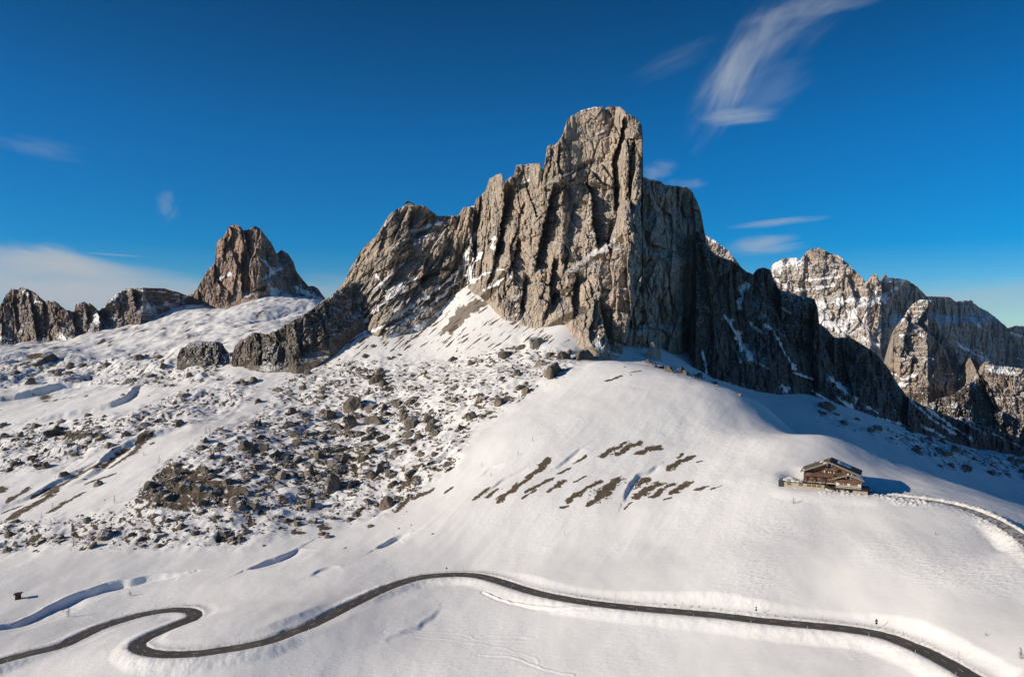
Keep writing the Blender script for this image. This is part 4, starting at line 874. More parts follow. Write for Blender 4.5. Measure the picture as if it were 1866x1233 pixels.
tree(290, 845, 17, LM[1], 'slender larch at the top left corner of the brown heath')
tree(375, 792, 15, LD[0], 'dark little larch above the boulder field\'s left end', sq=1.1)
tree(382, 788, 13, LM[2], 'paler larch next to the dark little one')
tree(481, 760, 22, LM[0], 'larch between boulders at the upper left of the field')
tree(474, 776, 16, SPm, 'dark spruce among boulders at the upper left of the field', name='spruce_tree')
tree(187, 855, 16, LD[1], 'bushy larch at the edge of the brown gully')
tree(262, 830, 8, LM[0], 'small shrub beside the upper brown strip', name='bush', cat='bush', sq=1.5)
tree(76, 946, 14, LM[2], 'bare larch below the brown gully at far left')
tree(96, 925, 13, LM[1], 'bare larch at the lower tip of the brown gully')
tree(28, 806, 14, LM[1], 'pale larch on the far left slope', )
tree(55, 795, 12, LM[0], 'pale larch right of another on the far left slope')
tree(37, 843, 9, SPm, 'tiny dark spruce on the far left snow', name='spruce_tree')
tree(335, 738, 14, LM[2], 'larch on the snow below the low dark ridge')
tree(944, 830, 12, LM[0], 'bare sapling casting a thin shadow on the smooth knoll flank')
tree(895, 868, 9, LD[1], 'dark little shrub above the leftmost melted strips', name='bush', cat='bush')
tree(1029, 976, 9, LM[1], 'lone sapling in the middle of clean snow above the road bend')
tree(970, 805, 10, LM[2], 'thin sapling on the upper knoll flank')
tree(878, 850, 9, LM[0], 'thin sapling left on the knoll flank')
tree(984, 792, 7, LM[1], 'tiny sapling high on the knoll flank')
tree(762, 892, 10, LM[2], 'sapling by the brown melted pair of strips')
tree(659, 812, 20, LD[0], 'brown larch standing among boulders mid-field', sq=.9)
tree(655, 938, 12, LM[0], 'small dead-looking shrub on melted soil', name='bush', cat='bush', sq=1.2)
tree(1861, 1200, 22, LD[1], 'dark shrub poking from the snow at the right edge', name='bush', cat='bush', sq=1.6)
tree(1797, 1158, 8, LD[0], 'tiny tuft in the snow near the right edge', name='bush', cat='bush', sq=1.5)
tree(1446, 918, 14, LM[1], 'leafless shrub in the snow below the inn terrace', name='bush', cat='bush', sq=1.6)
tree(1705, 974, 6, LD[0], 'small dark tuft on the slope right of the inn', name='bush', cat='bush', sq=1.6)
gtree = 'thin larch saplings scattered in the boulder field'
for i in range(46):
    for _ in range(50):
        px, py = random.uniform(20, 960), random.uniform(670, 960)
        if inpoly(px, py, FIELD) or inpoly(px, py, FIELD2): break
    tree(px, py, random.uniform(7, 14), random.choice(LM), 'thin leafless larch sapling among the boulders', gtree)

# ------------------------------------------------------------------ mountain inn
M_WOOD = NT('weathered_planks'); n = M_WOOD
wv = n.noise(3., 5, .6, sc=(1.6, 1.6, .10)); w2 = n.noise(.7, 3, .5, sc=(1, 1, .4))
M_WOOD = n.fin(n.mix(n.ramp(w2, .4, .65), n.mix(n.ramp(wv, .35, .65), (.075, .040, .025), (.165, .092, .058)), n.mix(n.ramp(wv, .35, .65), (.10, .056, .036), (.22, .130, .088))), .85, n.bump(wv, .6, .08), .15)
M_WOODL = plain('red_shutter_wood', (.24, .12, .075), .7, .25, 4)
M_DKW = plain('dark_beam_wood', (.060, .038, .026), .85, .35, 5)
M_STONE = NT('stone_masonry'); n = M_STONE; br = n.vor(1.6, 'DISTANCE_TO_EDGE', (1, 1, 1.7)); b2 = n.noise(1.2, 4)
M_STONE = n.fin(n.mix(n.ramp(br, 0., .10), (.26, .22, .17), n.mix(n.ramp(b2, .35, .65), (.42, .37, .28), (.58, .52, .41))), .9, n.bump(br, .4, .08), .1)
M_PLAST = plain('white_plaster', (.62, .59, .52), .85, .12, 2.)
M_ROOF = plain('shingle_roof', (.12, .095, .072), .85, .35, 2.5, .5)
M_SNOWP = plain('snow_heap', (.82, .81, .80), .85, .03, 2., .4)
M_GLASS = plain('dark_window_glass', (.035, .038, .045), .15, .2, 1., 0, .6)
M_WIN = plain('white_window_shutter', (.66, .62, .56), .6, .1, 3)
M_METAL = plain('galvanised_metal', (.30, .30, .31), .45, .2, 4, 0, .5, .6)
hx, hy, hz = hit(1505, 893); HD = hy
inn = empty('mountain_inn', (hx-1, hy+1, hz), math.radians(-26)); tag(inn, 'large wooden mountain inn with gabled roof and stone terrace on the snowy shoulder', 'inn')
def U(x): return (x-885)*.0318
def Wv(y): return (690-y)*.0318
def part(mb, nm, mat, par=inn, smooth=False): return mb.build(nm, mat, par, smooth)
# stone terrace block, its front wall and deck
mb = MB(); mb.box(U(258), U(905), 0, 9, -6, Wv(600)); tw = part(mb, 'terrace_wall', M_STONE)
for x in (340, 526, 660, 738, 822):
    a = U(x); wf = part(MB().box(a-1.0, a+1.0, -.06, .12, Wv(652), Wv(614)), 'window', M_DKW, tw); part(MB().box(a-.82, a+.82, -.09, -.03, Wv(648), Wv(618)), 'shutter', M_WOODL, wf)
part(MB().box(U(240), U(910), -.5, 9.2, Wv(600)+.003, Wv(588)), 'terrace_deck', M_DKW)
mb = MB()
for i in range(17):
    x = U(262)+i*(U(1060)-U(262))/16; mb.box(x-.06, x+.06, -.42, -.30, Wv(588), Wv(560))
mb.box(U(256), U(1062), -.45, -.27, Wv(560), Wv(555)); mb.box(U(256), U(1062), -.39, -.33, Wv(575), Wv(572))
part(mb, 'railing', M_DKW)
mb = MB(); r_ = random.Random(4)
lumps = [(i, r_.uniform(U(275), U(560)) if i < 30 else r_.uniform(U(275), U(900)), r_.uniform(.2, 7)) for i in range(48)]
for i, x, y in lumps:
    s_ = r_.uniform(.5, 1.5)*(1.5 if x < U(420) else .8); bm = bmesh.new(); bmesh.ops.create_icosphere(bm, subdivisions=2, radius=1)
    mb.add([(x+v.co.x*s_*1.3*(1+r_.uniform(-.1, .1)), y+v.co.y*s_, Wv(586)+max(v.co.z, -.1)*s_*.55*(1+r_.uniform(-.15, .15))) for v in bm.verts], [tuple(v.index for v in f.verts) for f in bm.faces]); bm.free()
part(mb, 'snow_cover', M_SNOWP, smooth=True)
part(MB().box(U(165), U(256), .3, 8, -6, Wv(585)), 'glazed_annex', M_GLASS); mb = MB()
for k in range(5): mb.box(U(165)+k*.66-.05, U(165)+k*.66+.05, .18, .32, -1, Wv(580))
part(mb, 'annex_posts', M_METAL)
# lower storey, garage, stair
mb = MB(); mb.box(U(1345), U(1568), -1.2, 8, -6, Wv(648)); mb.box(U(1150), U(1212), -1.0, 8, -6, Wv(648)); part(mb, 'basement_wall', M_STONE)
gd = part(MB().box(U(1212)+.003, U(1345)-.003, .9, 1.1, -3, Wv(655)), 'garage_door', M_DKW)
part(MB().box(U(905)+.003, U(1575), -1.7, 10, Wv(648)+.003, Wv(625)), 'lower_balcony', M_DKW)
mb = MB()
for i in range(20):
    x = U(1060)+i*(U(1565)-U(1060))/19; mb.box(x-.05, x+.05, -1.62, -1.5, Wv(625), Wv(596))
mb.box(U(1058), U(1568), -1.66, -1.46, Wv(598), Wv(593)); part(mb, 'balcony_railing', M_DKW)
mb = MB(); mb.prism([(U(880), Wv(590)), (U(930), Wv(586)), (U(1170), Wv(705)), (U(1130), Wv(712))], -2.2, -.6)
for i in range(9):
    x = U(905)+i*.95; z = Wv(588)-i*.46; mb.box(x, x+.08, -2.22, -2.12, z, z+1.1)
part(mb, 'stair', M_DKW)
part(MB().box(U(905), U(1150), .2, 8, -6, Wv(650)), 'basement_wall', M_PLAST)
# main house: gable front facing the camera
X0, X1, XM = U(575), U(1440), U(978); ZE, ZA = Wv(395)+.2, Wv(222)
fr, bk = 2.2, 16.
slope = (ZA-ZE)/(XM-X0); ZR = ZA-slope*(X1-XM)*.94
mb = MB(); mb.prism([(X0, Wv(590)), (X1, Wv(590)), (X1, ZR), (XM, ZA-.25), (X0, ZE)], fr, bk); wood = part(mb, 'timber_wall', M_WOOD)
part(MB().box(X0-.02, U(1080), fr-.35, fr-.01, Wv(592), Wv(574)), 'stone_plinth', M_PLAST)
# balconies
mb = MB(); mb.box(X0+.3, U(1050), fr-1.5, fr-.004, Wv(480), Wv(472)); mb.box(X0+.3, U(1050), fr-1.55, fr-1.42, Wv(472), Wv(418)); part(mb, 'balcony', M_WOOD)
mb = MB(); mb.box(U(905), U(1105), fr-1.3, fr-.004, Wv(368), Wv(362)); mb.box(U(905), U(1105), fr-1.34, fr-1.22, Wv(362), Wv(322)); part(mb, 'balcony', M_WOOD)
def window(x, y, w_, h_, par, yy, mat=M_WIN, shut=True):
    a, b = U(x), Wv(y); f = MB().box(a-w_/2, a+w_/2, yy-.06, yy+.1, b-h_/2, b+h_/2).build('window', M_DKW, par)
    MB().box(a-w_/2+.1, a+w_/2-.1, yy-.09, yy-.05, b-h_/2+.1, b+h_/2-.1).build('pane', M_GLASS, f)
    if shut:
        for s_ in (-1, 1): MB().box(a+s_*(w_/2+.32)-.3, a+s_*(w_/2+.32)+.3, yy-.1, yy-.01, b-h_/2, b+h_/2).build('shutter', mat, f)
window(975, 285, 1.6, 1.5, wood, fr); window(655, 378, 2.3, 1.1, wood, fr, M_WIN, False); window(695, 378, .8, 1.1, wood, fr, M_WIN, False); window(800, 392, 2.2, 1.3, wood, fr, M_WIN, False); window(930, 388, 1.3, 1.3, wood, fr); window(1020, 388, 1.1, 1.3, wood, fr)
for x in (695, 800, 980): MB().box(U(x)-1.1, U(x)+1.1, fr-.12, fr-.003, Wv(535), Wv(492)).build('window', M_WOODL, wood)
for x in (640, 745, 890): window(x, 515, 1.2, 1.3, wood, fr, M_WOODL, False)
for x in (575, 720, 875, 1035): part(MB().box(U(x)-.14, U(x)+.14, fr-1.6, fr-1.3, Wv(592), Wv(420)), 'post', M_DKW)
def gable_roof(xl, xm, xr, zl, zm, zr, y0, y1, th, par=inn):
    rf = MB(); rf.prism([(xl, zl), (xm, zm), (xr, zr), (xr, zr+th), (xm, zm+th), (xl, zl+th)], y0, y1); r = part(rf, 'roof', M_ROOF, par)
    bb = MB(); bb.prism([(xl-.05, zl-.3), (xm, zm-.35), (xr+.05, zr-.3), (xr+.05, zr+th+.06), (xm, zm+th+.1), (xl-.05, zl+th+.06)], y0-.25, y0-.004); MB.build(bb, 'bargeboard', M_PLANK, r)
    return r
M_PLANK = plain('grey_bargeboard', (.24, .20, .155), .8, .3, 4)
oh = 1.7
rf = gable_roof(X0-oh, XM, X1+oh*.5, ZE-slope*oh, ZA, ZR-slope*oh*.5, fr-2.6, bk+1.2, .35)
sl = lambda x: (ZA-abs(x-XM)*slope)+.35
def roof_snow(xa, xb, ya, yb, zf, th, par):
    nx, ny = 14, 8; P_ = np.zeros((ny, nx, 3))
    for j in range(ny):
        for i in range(nx):
            x = xa+(xb-xa)*i/(nx-1); y = ya+(yb-ya)*j/(ny-1); e = min(i, nx-1-i, j, ny-1-j)
            P_[j, i] = (x+r_.uniform(-.15, .15)*(e > 0), y+r_.uniform(-.3, .3)*(e == 0), zf(x)+(th*r_.uniform(.7, 1.2) if e > 0 else -.05))
    link('snow_patch', grid_mesh('snow_patch', P_), M_SNOWP, par)
roof_snow(U(555), U(585), fr-2.2, fr+1.5, sl, .22, rf); roof_snow(U(880), U(935), fr-2.2, fr+1.2, sl, .2, rf); roof_snow(XM+3.3, X1-2.4, fr+4, bk+.4, sl, .28, rf); roof_snow(U(800), U(860), fr+7, fr+12, sl, .2, rf)
mb = MB(); mb.box(XM-4.4, XM-3.4, 8, 9, sl(XM-4.4)-.8, sl(XM-4)+1.3); part(mb, 'chimney', M_STONE, rf)
mb = MB(); mb.tube([(XM-8, 11, sl(XM-8)-.2), (XM-8, 11, sl(XM-8)+1.0)], .1); mb.box(XM-8.5, XM-7.5, 10.9, 11.1, sl(XM-8)+.9, sl(XM-8)+1.4); part(mb, 'antenna', M_METAL, rf)
# front wing
A0, A1, AM = U(1083), U(1468), U(1282); zE, zA = Wv(470), Wv(402)
wy = -1.2; ws = (zA-zE)/(AM-A0)
w1 = part(MB().box(A0, A1, wy, fr+9, Wv(625)+.003, Wv(522)), 'plaster_wall', M_PLAST)
mb = MB(); mb.prism([(A0-.1, Wv(522)+.003), (A1+.1, Wv(522)+.003), (A1+.1, zA-ws*(A1-AM)), (AM, zA-.05), (A0-.1, zE)], wy-.25, fr+9.1); w2_ = part(mb, 'timber_wall', M_WOOD)
for x in (1165, 1228, 1330, 1388): MB().box(U(x)-.85, U(x)+.85, wy-.1, wy-.003, Wv(580), Wv(537)).build('window', M_WOODL, w1)
window(1275, 447, 1.6, 1.1, w2_, wy-.25)
mb = MB(); mb.box(A0-.1, A1+.5, wy-1.1, wy-.254, Wv(527), Wv(520)); mb.box(A0-.1, A1+.5, wy-1.15, wy-1.03, Wv(520), Wv(480)); part(mb, 'balcony', M_WOOD)
rw = gable_roof(A0-1.7, AM, A1+1.6, zA-ws*(AM-A0+1.7)+.25, zA+.25, zA-ws*(A1+1.6-AM)+.25, wy-2.2, fr+4, .3)
roof_snow(AM+.8, A1+1.2, wy-1.8, fr+3.2, lambda x: zA+.55-abs(x-AM)*ws, .22, rw); roof_snow(AM-.9, AM+.2, wy-1.8, wy+2.2, lambda x: zA+.55-abs(x-AM)*ws, .15, rw)
# things parked at the side
part(MB().box(U(1568)+.003, U(1580), -1.0, 5, -2, Wv(640)), 'buttress', M_DKW)

# people by the corner of the inn
M_SKIN = plain('skin', (.50, .32, .24), .6, .05, 4); M_HAIR = plain('dark_hair', (.05, .035, .025), .8, .2, 9)
def person(px, py, jacket, trousers, label, rz, stride=.12):
    p = hit(px, py); root = empty('person', p, rz); tag(root, label, 'person')
    def skin(nm, verts, edges, rad, mat, sub=1):
        me = bpy.data.meshes.new(nm); me.from_pydata(verts, edges, []); ob = link(nm, me, mat, root)
        md = ob.modifiers.new('skin', 'SKIN'); md.use_smooth_shade = True
        for v, r in zip(me.skin_vertices[0].data, rad): v.radius = r
        me.skin_vertices[0].data[0].use_root = True
        s_ = ob.modifiers.new('sub', 'SUBSURF'); s_.levels = sub; s_.render_levels = sub; return ob
    v = [(0, 0, .95), (0, 0, 1.2), (0, 0, 1.42), (0, 0, 1.52), (0, -.01, 1.60), (0, -.02, 1.70),
         (-.19, 0, 1.40), (-.25, .03, 1.14), (-.22, -.12, .92), (.19, 0, 1.40), (.25, .03, 1.14), (.22, -.12, .92),
         (-.10, 0, .90), (-.11, -stride, .50), (-.11, -stride*.6, .08), (-.11, -stride*.6-.14, .04), (.10, 0, .90), (.11, stride, .50), (.11, stride*1.5, .08), (.11, stride*1.5-.14, .04), (-.21, -.17, .84), (.21, -.17, .84)]
    e = [(0, 1), (1, 2), (2, 3), (3, 4), (4, 5), (2, 6), (6, 7), (7, 8), (2, 9), (9, 10), (10, 11), (0, 12), (12, 13), (13, 14), (14, 15), (0, 16), (16, 17), (17, 18), (18, 19), (8, 20), (11, 21)]
    R_ = [(.14, .10), (.14, .11), (.15, .10), (.06, .06), (.085, .10), (.07, .08), (.06, .06), (.047, .047), (.035, .035), (.06, .06), (.047, .047), (.035, .035), (.085, .085), (.06, .06), (.045, .045), (.04, .03), (.085, .085), (.06, .06), (.045, .045), (.04, .03), (.03, .02), (.03, .02)]
    skin('body', v, e, R_, M_SKIN)
    skin('jacket', [(0, 0, .88), (0, 0, 1.2), (0, 0, 1.43), (-.19, 0, 1.41), (-.25, .03, 1.14), (-.225, -.11, .94), (.19, 0, 1.41), (.25, .03, 1.14), (.225, -.11, .94)],
         [(0, 1), (1, 2), (2, 3), (3, 4), (4, 5), (2, 6), (6, 7), (7, 8)], [(.18, .14), (.17, .13), (.16, .12), (.085, .085), (.07, .07), (.055, .055), (.085, .085), (.07, .07), (.055, .055)], jacket)
    skin('trousers', [(0, 0, .93), (-.10, 0, .88), (-.11, -stride, .50), (-.11, -stride*.6, .10), (.10, 0, .88), (.11, stride, .50), (.11, stride*1.5, .10)], [(0, 1), (1, 2), (2, 3), (0, 4), (4, 5), (5, 6)], [(.15, .12), (.105, .105), (.08, .08), (.065, .065), (.105, .105), (.08, .08), (.065, .065)], trousers)
    skin('hair', [(0, .02, 1.72), (0, .05, 1.66)], [(0, 1)], [(.085, .085), (.075, .07)], M_HAIR)
    return root
MJ1 = plain('orange_jacket', (.75, .25, .04), .7, .1, 5); MJ2 = plain('blue_jacket', (.10, .20, .55), .7, .1, 5); MT = plain('dark_trousers', (.03, .03, .04), .8, .1, 5)
person(1582.5, 897.5, MJ1, MT, 'person in orange jacket standing by the inn corner', .4); person(1587, 898, MJ2, MT, 'person in blue jacket right of the orange-jacketed one', -.5, .05)

# ------------------------------------------------------------------ summit hut
mx_i = int(np.argmin(abs(m1d[0]-744))); dd0 = float(m1d[2][0, mx_i]); ztop = -(m1d[1][mx_i]-HY)/F*dd0
hut = empty('summit_hut', ((744-CX)/F*dd0, dd0+6, ztop-1.2)); tag(hut, 'tiny dark hut perched on the left summit of the massif', 'hut')
hw = part(MB().box(-5, 5, -4, 4, -6, 4.2), 'wall', M_STONE, hut)
for x in (-3, 0, 3): MB().box(x-.5, x+.5, -4.1, -3.95, 1.2, 2.6).build('window', M_GLASS, hw)
mb = MB(); mb.prism([(-6.2, 3.9), (0, 6.6), (6.2, 3.9), (6.2, 4.4), (0, 7.1), (-6.2, 4.4)], -5, 5); part(mb, 'roof', M_DKW, hut)
part(MB().box(5.003, 10, -2.5, 3, -6, 3.0), 'annex', M_DKW, hut)

# ------------------------------------------------------------------ raised hunting box on the near meadow
p = hit(33, 1091); sh = empty('wooden_shelter', p, .25); tag(sh, 'small dark wooden box shelter with overhanging flat roof on the near meadow', 'shelter')
b_ = part(MB().box(-1.3, 1.3, -1.1, 1.1, -.8, 3.0), 'cabin', M_DKW, sh); MB().box(-.9, -.1, -1.16, -1.11, .2, 2.2).build('door', M_WOOD, b_)
mb = MB(); mb.prism([(-2.0, 2.9), (2.0, 3.2), (2.0, 3.75), (-2.0, 3.45)], -1.8, 1.8); part(mb, 'roof', M_DKW, sh)
mb = MB()
for k in range(6): mb.tube([(1.6+k*.35, -.6+k*.2, -.2), (2.1+k*.42, -.5+k*.2, 1.5-.14*k)], .08, 4)
part(mb, 'wood_pile', M_BARK, sh)

# ------------------------------------------------------------------ road furniture
M_SIGNB = plain('sign_back_metal', (.045, .045, .05), .5, .1, 4, 0, .4); M_RED = plain('sign_red', (.5, .03, .03), .5, .05, 4)
def road_sign(px, py, hpx, label, shapes):
    p = hit(px, py); h = hpx/F*p.y; o = empty('road_sign', p, random.uniform(-.3, .1)); tag(o, label, 'sign', 'road signs on tall posts')
    part(MB().tube([(0, 0, -.5), (0, 0, h)], .05, 6), 'post', M_METAL, o)
    for kind, zc, r in shapes:
        z = zc*h; k = {'tri': 3, 'disc': 20}[kind]; a0 = math.pi/2
        vs_ = [(r*math.cos(a0+2*math.pi*i/k), r*math.sin(a0+2*math.pi*i/k)+z) for i in range(k)]
        mb = MB(); mb.prism(vs_, -.10, -.06); b = part(mb, 'sign_board', M_SIGNB, o)
        mb = MB(); mb.prism([(x*.96, z+(zz_-z)*.96) for x, zz_ in vs_], -.059, -.05); part(mb, 'rim', M_METAL, b) if False else None
    return o
road_sign(1597, 1145, 19, 'right-hand road sign post with a triangle above a round disc', [('tri', .80, .85), ('disc', .55, .48)])
road_sign(1378, 1122, 19, 'middle road sign post with a small triangle above a round disc', [('tri', .86, .55), ('disc', .62, .42)])
road_sign(814, 1043, 10, 'short road sign with one round disc at the top of the bend', [('disc', .85, .5)])
road_sign(1816, 1208-8, 9, 'small warning sign at the lower right beyond the road', [('tri', .8, .5)]) if False else None
M_POLE = plain('snow_pole_paint', (.16, .11, .09), .6, .2, 3)
pole = None
def snow_pole(px, py, hpx, label):
    p = hit(px, py); h = hpx/F*p.y; o = empty('snow_pole', p); o.rotation_euler = (random.uniform(-.05, .05), random.uniform(-.06, .06), 0); tag(o, label, 'pole', 'snow marker poles along the road')
    part(MB().tube([(0, 0, -.4), (0, 0, h)], [.055, .035], 5), 'shaft', M_POLE, o); part(MB().tube([(0, 0, h*.8), (0, 0, h*.93)], .06, 5), 'red_band', M_RED, o)
z2 = lambda x, y: (600+x*.343, 960+y*.343); z1_ = lambda x, y: (x*.3323, 960+y*.3323); z3 = lambda x, y: (1240+x*.3355, 900+y*.3355)
SPL = [(z1_(157, 690), 12, 'marker pole on the lowest left stretch of the road'), (z1_(333, 640), 9, 'short marker pole left of the steep left climb'), (z1_(527, 560), 14, 'marker pole halfway up the left climb'), (z1_(673, 495), 11, 'marker pole below the upper hairpin at left'), (z1_(855, 445), 7, 'small marker pole just before the upper hairpin'),
 (z1_(1018, 430), 8, 'marker pole on top of the upper hairpin'), (z1_(932, 682), 15, 'marker pole inside the lower hairpin'), (z1_(1103, 682), 14, 'marker pole right of the lower hairpin'), (z1_(1312, 645), 13, 'marker pole on the bank after the S-bend'), (z1_(1508, 575), 16, 'marker pole midway between S-bend and the crest'), (z1_(1762, 478), 12, 'marker pole below the crest of the road'),
 (z2(167, 365), 11, 'marker pole where the bank is cut left of the crest'), (z2(348, 285), 11, 'marker pole on the bank left of the round disc sign'), (z2(520, 245), 9, 'small marker pole close left of the round disc sign'), (z2(713, 235), 12, 'thin marker pole right of the round disc sign'), (z2(870, 240), 7, 'small marker pole where the road turns down right'), (z2(995, 295), 12, 'marker pole on the right descent, first after the bend'),
 (z2(1136, 340), 13, 'marker pole on the right descent with rubble at its foot'), (z2(1316, 380), 16, 'long marker pole above the straight stretch'), (z2(1522, 410), 20, 'longest marker pole, beside a dark stump on the straight stretch'), (z3(10, 630), 16, 'marker pole at the middle of the straight, left of the sign posts'), (z3(773, 690), 12, 'marker pole between the two sign posts'), (z3(1513, 905), 19, 'marker pole on the bank at the lower right bend'), (z3(1316, 800), 10, 'small marker pole right of the right-hand sign post')]
for (x, y), h_, lb in SPL: snow_pole(x, y, h_, lb)
# delineator posts on the verge
M_DEL = plain('white_post', (.7, .7, .7), .5, .05, 3)
dm = MB().box(-.07, .07, -.04, .04, -.3, 1.0).build('post', M_DEL, mesh_only=True); dk = MB().box(-.072, .072, -.042, .042, .78, .92).build('black_band', M_SIGNB, mesh_only=True)
cl = np.cumsum(np.r_[0, np.hypot(np.diff(RL[:, 0]), np.diff(RL[:, 1]))]); tn = np.gradient(RL[:, :2], axis=0); tn /= np.linalg.norm(tn, axis=1)[:, None]
for i, s_ in enumerate(np.arange(20, cl[-1]-30, 24.)):
    k = int(np.searchsorted(cl, s_)); x = RL[k, 0]+tn[k, 1]*4.0; y = RL[k, 1]-tn[k, 0]*4.0
    o = empty('delineator_post', (x, y, RL[k, 2]-.05)); tag(o, 'short white roadside reflector post on the valley verge of the road', 'post', 'reflector posts along the road'); link('shaft', dm, None, o); link('black_band', dk, None, o)
# low wooden fence stakes on the upper verge
M_STAKE = plain('stake_wood', (.20, .125, .075), .9, .3, 6); sm = [MB().tube([(0, 0, -.4), (.03, 0, .95)], [.09, .07], 5).build('stake', M_STAKE, mesh_only=True), MB().tube([(0, 0, -.4), (-.06, .02, .7)], [.10, .06], 5).build('stake', M_STAKE, mesh_only=True)]
r_ = random.Random(8); s_ = 0
k0 = int(np.argmin(np.hypot(RL[:, 0]-RL_x, RL[:, 1]-RL_y))) if False else None
for s_ in np.arange(0, cl[-1], 1.9):
    k = int(np.searchsorted(cl, s_)); k = min(k, len(RL)-1); pxk = RL[k, 0]/RL[k, 1]*F+CX
    if not (1000 < pxk < 1640) or r_.random() < .25 or s_ < cl[-1]*.5: continue
    x = RL[k, 0]-tn[k, 1]*(5.2+r_.uniform(-.3, .3)); y = RL[k, 1]+tn[k, 0]*(5.2+r_.uniform(-.3, .3))
    o = link('fence_stake', r_.choice(sm)); o.location = (x, y, gz(x, y)); o.rotation_euler = (r_.uniform(-.15, .15), r_.uniform(-.15, .15), r_.uniform(0, 6)); o.scale = (1, 1, r_.uniform(.5, 1.2))
    tag(o, 'short brown wooden stake in the row on the uphill snowbank of the road', 'stake', 'row of stakes on the uphill bank')
# ------------------------------------------------------------------ sun, sky, camera
hz_ = MB().box(-16500, 16500, -400, 9000, -640, 900).build('haze'); hm = bpy.data.materials.new('haze'); hm.use_nodes = True; hm.node_tree.nodes.clear()
ho = hm.node_tree.nodes.new('ShaderNodeOutputMaterial'); hv = hm.node_tree.nodes.new('ShaderNodeVolumePrincipled'); hv.inputs['Density'].default_value = 9e-6; hv.inputs['Color'].default_value = (.70, .82, 1, 1); hv.inputs['Anisotropy'].default_value = .2
hm.node_tree.links.new(hv.outputs[0], ho.inputs['Volume']); hz_.data.materials.append(hm); tag(hz_, 'thin blue mountain haze that fades the farthest ridges', 'haze', kind='stuff')
sun = bpy.data.lights.new('sun', 'SUN'); sun.energy = 5.0; sun.angle = math.radians(.53); sun.color = (1, .885, .73)
so = bpy.data.objects.new('sun', sun); COL.objects.link(so); so.rotation_euler = SUN_DIR.to_track_quat('Z', 'Y').to_euler()
w = bpy.data.worlds.new('World'); SC.world = w; w.use_nodes = True; t = w.node_tree; t.nodes.clear()
out = t.nodes.new('ShaderNodeOutputWorld'); bg = t.nodes.new('ShaderNodeBackground'); t.links.new(bg.outputs[0], out.inputs[0])
sky = t.nodes.new('ShaderNodeTexSky'); sky.sky_type = 'NISHITA'; sky.sun_disc = False
sky.sun_elevation = math.asin(SUN_DIR.z); sky.sun_rotation = math.atan2(SUN_DIR.x, SUN_DIR.y)
sky.altitude = 2300; sky.air_density = 1.0; sky.dust_density = .4; sky.ozone_density = 1.6
bg.inputs['Strength'].default_value = .055
def wn(typ, **k):
    x = t.nodes.new(typ)
    for a, v in k.items(): setattr(x, a, v)
    return x
def wm(op, a, b=0., c=None, clamp=False):
    x = wn('ShaderNodeMath', operation=op, use_clamp=clamp)
    for i, v in enumerate((a, b, c)):
        if v is None: continue
        if isinstance(v, (int, float)): x.inputs[i].default_value = v
        else: t.links.new(v, x.inputs[i])
    return x.outputs[0]
ml = wn('ShaderNodeMix', data_type='RGBA', blend_type='MULTIPLY'); ml.inputs[0].default_value = 1; t.links.new(sky.outputs[0], ml.inputs[6]); ml.inputs[7].default_value = (.68, .92, 1.20, 1)
hs = wn('ShaderNodeHueSaturation'); hs.inputs['Saturation'].default_value = 1.42; hs.inputs['Value'].default_value = 1.; t.links.new(ml.outputs[2], hs.inputs['Color']); SKYHS = hs
tc = wn('ShaderNodeTexCoord'); sep = wn('ShaderNodeSeparateXYZ'); t.links.new(tc.outputs['Generated'], sep.inputs[0])
az = wm('DIVIDE', sep.outputs[0], wm('MAXIMUM', sep.outputs[1], .05)); el = wm('DIVIDE', sep.outputs[2], wm('MAXIMUM', sep.outputs[1], .05))
mrz = wn('ShaderNodeMapRange', interpolation_type='SMOOTHSTEP'); t.links.new(sep.outputs[2], mrz.inputs[0])
for i_, v_ in ((1, .20), (2, .42), (3, 1.54), (4, 1.0)): mrz.inputs[i_].default_value = v_
mg = wn('ShaderNodeVectorMath', operation='SCALE'); t.links.new(SKYHS.outputs[0], mg.inputs[0]); t.links.new(mrz.outputs[0], mg.inputs['Scale']); SKYV = mg.outputs[0]
def cloud(px, py, lx, ly, ang, sx, sy, dens, seed, lo=.42, hi=.75):
    """a wisp around a direction: elongated along ang (degrees), size lx, ly in tangent units"""
    a0, e0 = (px-CX)/F, (HY-py)/F; ca, sa = math.cos(math.radians(ang)), math.sin(math.radians(ang))
    dx = wm('SUBTRACT', az, a0); dy = wm('SUBTRACT', el, e0)
    p = wm('ADD', wm('MULTIPLY', dx, ca), wm('MULTIPLY', dy, sa)); q = wm('ADD', wm('MULTIPLY', dx, -sa), wm('MULTIPLY', dy, ca))
    r = wm('ADD', wm('POWER', wm('DIVIDE', wm('ABSOLUTE', p), lx), 2.), wm('POWER', wm('DIVIDE', wm('ABSOLUTE', q), ly), 2.))
    m = wm('SUBTRACT', 1., r, clamp=True)
    cb = wn('ShaderNodeCombineXYZ'); t.links.new(wm('MULTIPLY', p, sx), cb.inputs[0]); t.links.new(wm('MULTIPLY', q, sy), cb.inputs[1]); cb.inputs[2].default_value = seed
    nz = wn('ShaderNodeTexNoise'); nz.inputs['Scale'].default_value = 1; nz.inputs['Detail'].default_value = 9; nz.inputs['Roughness'].default_value = .62; nz.inputs['Distortion'].default_value = .5
    t.links.new(cb.outputs[0], nz.inputs['Vector'])
    mr = wn('ShaderNodeMapRange', interpolation_type='SMOOTHSTEP'); t.links.new(wm('ADD', nz.outputs[0], wm('MULTIPLY', wm('SUBTRACT', m, .6), .35)), mr.inputs[0]); mr.inputs[1].default_value = lo; mr.inputs[2].default_value = hi
    return wm('MULTIPLY', wm('MULTIPLY', mr.outputs[0], wm('POWER', m, .8)), dens)
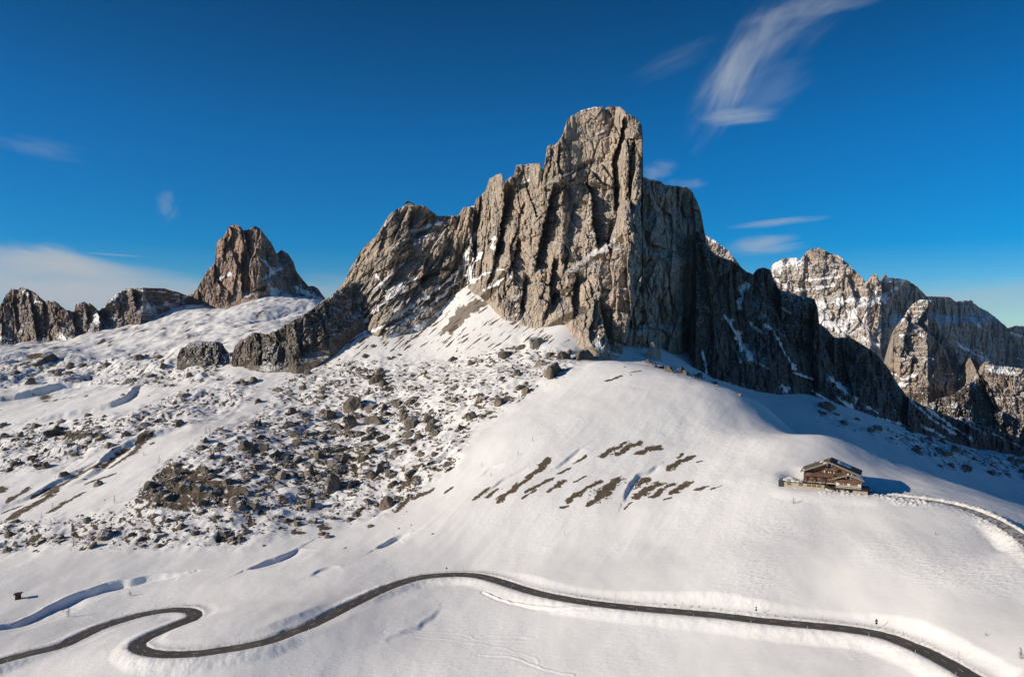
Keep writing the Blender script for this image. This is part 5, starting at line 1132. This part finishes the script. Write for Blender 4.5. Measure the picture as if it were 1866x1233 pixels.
cs = [cloud(1345, 130, .125, .042, 58, 6, 30, .62, 3.1, .32, .92), cloud(1330, 150, .07, .026, 66, 9, 55, .5, 33.1, .3, .8), cloud(1440, 40, .12, .05, 36, 7, 26, .30, 8.2, .35, .85), cloud(1350, 212, .065, .014, 5, 9, 60, .55, 5.5, .3, .8), cloud(1400, 160, .08, .035, 30, 9, 34, .18, 35.5, .3, .8), cloud(1240, 105, .09, .02, 24, 8, 40, .13, 6.5, .35, .85),
      cloud(1500, 8, .13, .022, 12, 7, 40, .32, 2.5, .35, .8), cloud(1200, 312, .03, .016, 20, 20, 50, .34, 7.7, .3, .75), cloud(1250, 335, .05, .012, 0, 14, 50, .2, 4.4), cloud(95, 478, .14, .022, -10, 7, 40, 1., 9.9, .22, .72), cloud(60, 515, .34, .045, -7, 4, 32, 1., 12.1, .12, .68), cloud(500, 545, .3, .03, -3, 4, 30, .4, 42.1, .25, .8), cloud(110, 462, .04, .014, -15, 22, 55, .6, 22.1, .3, .75),
      cloud(305, 375, .02, .03, 20, 30, 40, .2, 14.), cloud(1400, 445, .075, .016, 6, 9, 45, .6, 16.3, .3, .72), cloud(1420, 405, .07, .006, 6, 8, 70, .5, 17.3, .2, .7), cloud(70, 270, .09, .02, -12, 10, 40, .14, 19.), cloud(620, 520, .12, .02, 0, 8, 40, .25, 20.3, .3, .75), cloud(1800, 545, .3, .03, 3, 5, 40, .45, 21.3, .2, .75), cloud(205, 464, .045, .0014, -4, 6, 60, .3, 23.3, .1, .5),
      cloud(250, 560, .3, .04, 0, 5, 20, .35, 25., .1, .7)]
tot = cs[0]
for c_ in cs[1:]: tot = wm('SUBTRACT', 1., wm('MULTIPLY', wm('SUBTRACT', 1., tot), wm('SUBTRACT', 1., c_)))
mx = wn('ShaderNodeMix', data_type='RGBA'); t.links.new(tot, mx.inputs[0]); t.links.new(SKYV, mx.inputs[6]); mx.inputs[7].default_value = (8.0, 8.8, 9.8, 1)
t.links.new(mx.outputs[2], bg.inputs['Color'])
cam = bpy.data.cameras.new('camera'); co = bpy.data.objects.new('camera', cam); COL.objects.link(co); co.location = (0, 0, 0); co.rotation_euler = (math.pi/2, 0, 0)
cam.sensor_width = 36; cam.lens = 36*F/1866; cam.shift_y = -(616.5-HY)/1866*1.0*-1*-1; cam.clip_start = .5; cam.clip_end = 90000
SC.camera = co
SC.view_settings.view_transform = 'Standard'; SC.view_settings.look = 'None'; SC.view_settings.exposure = -.02; SC.view_settings.gamma = 1
SC.cycles.max_bounces = 5; SC.cycles.diffuse_bounces = 2
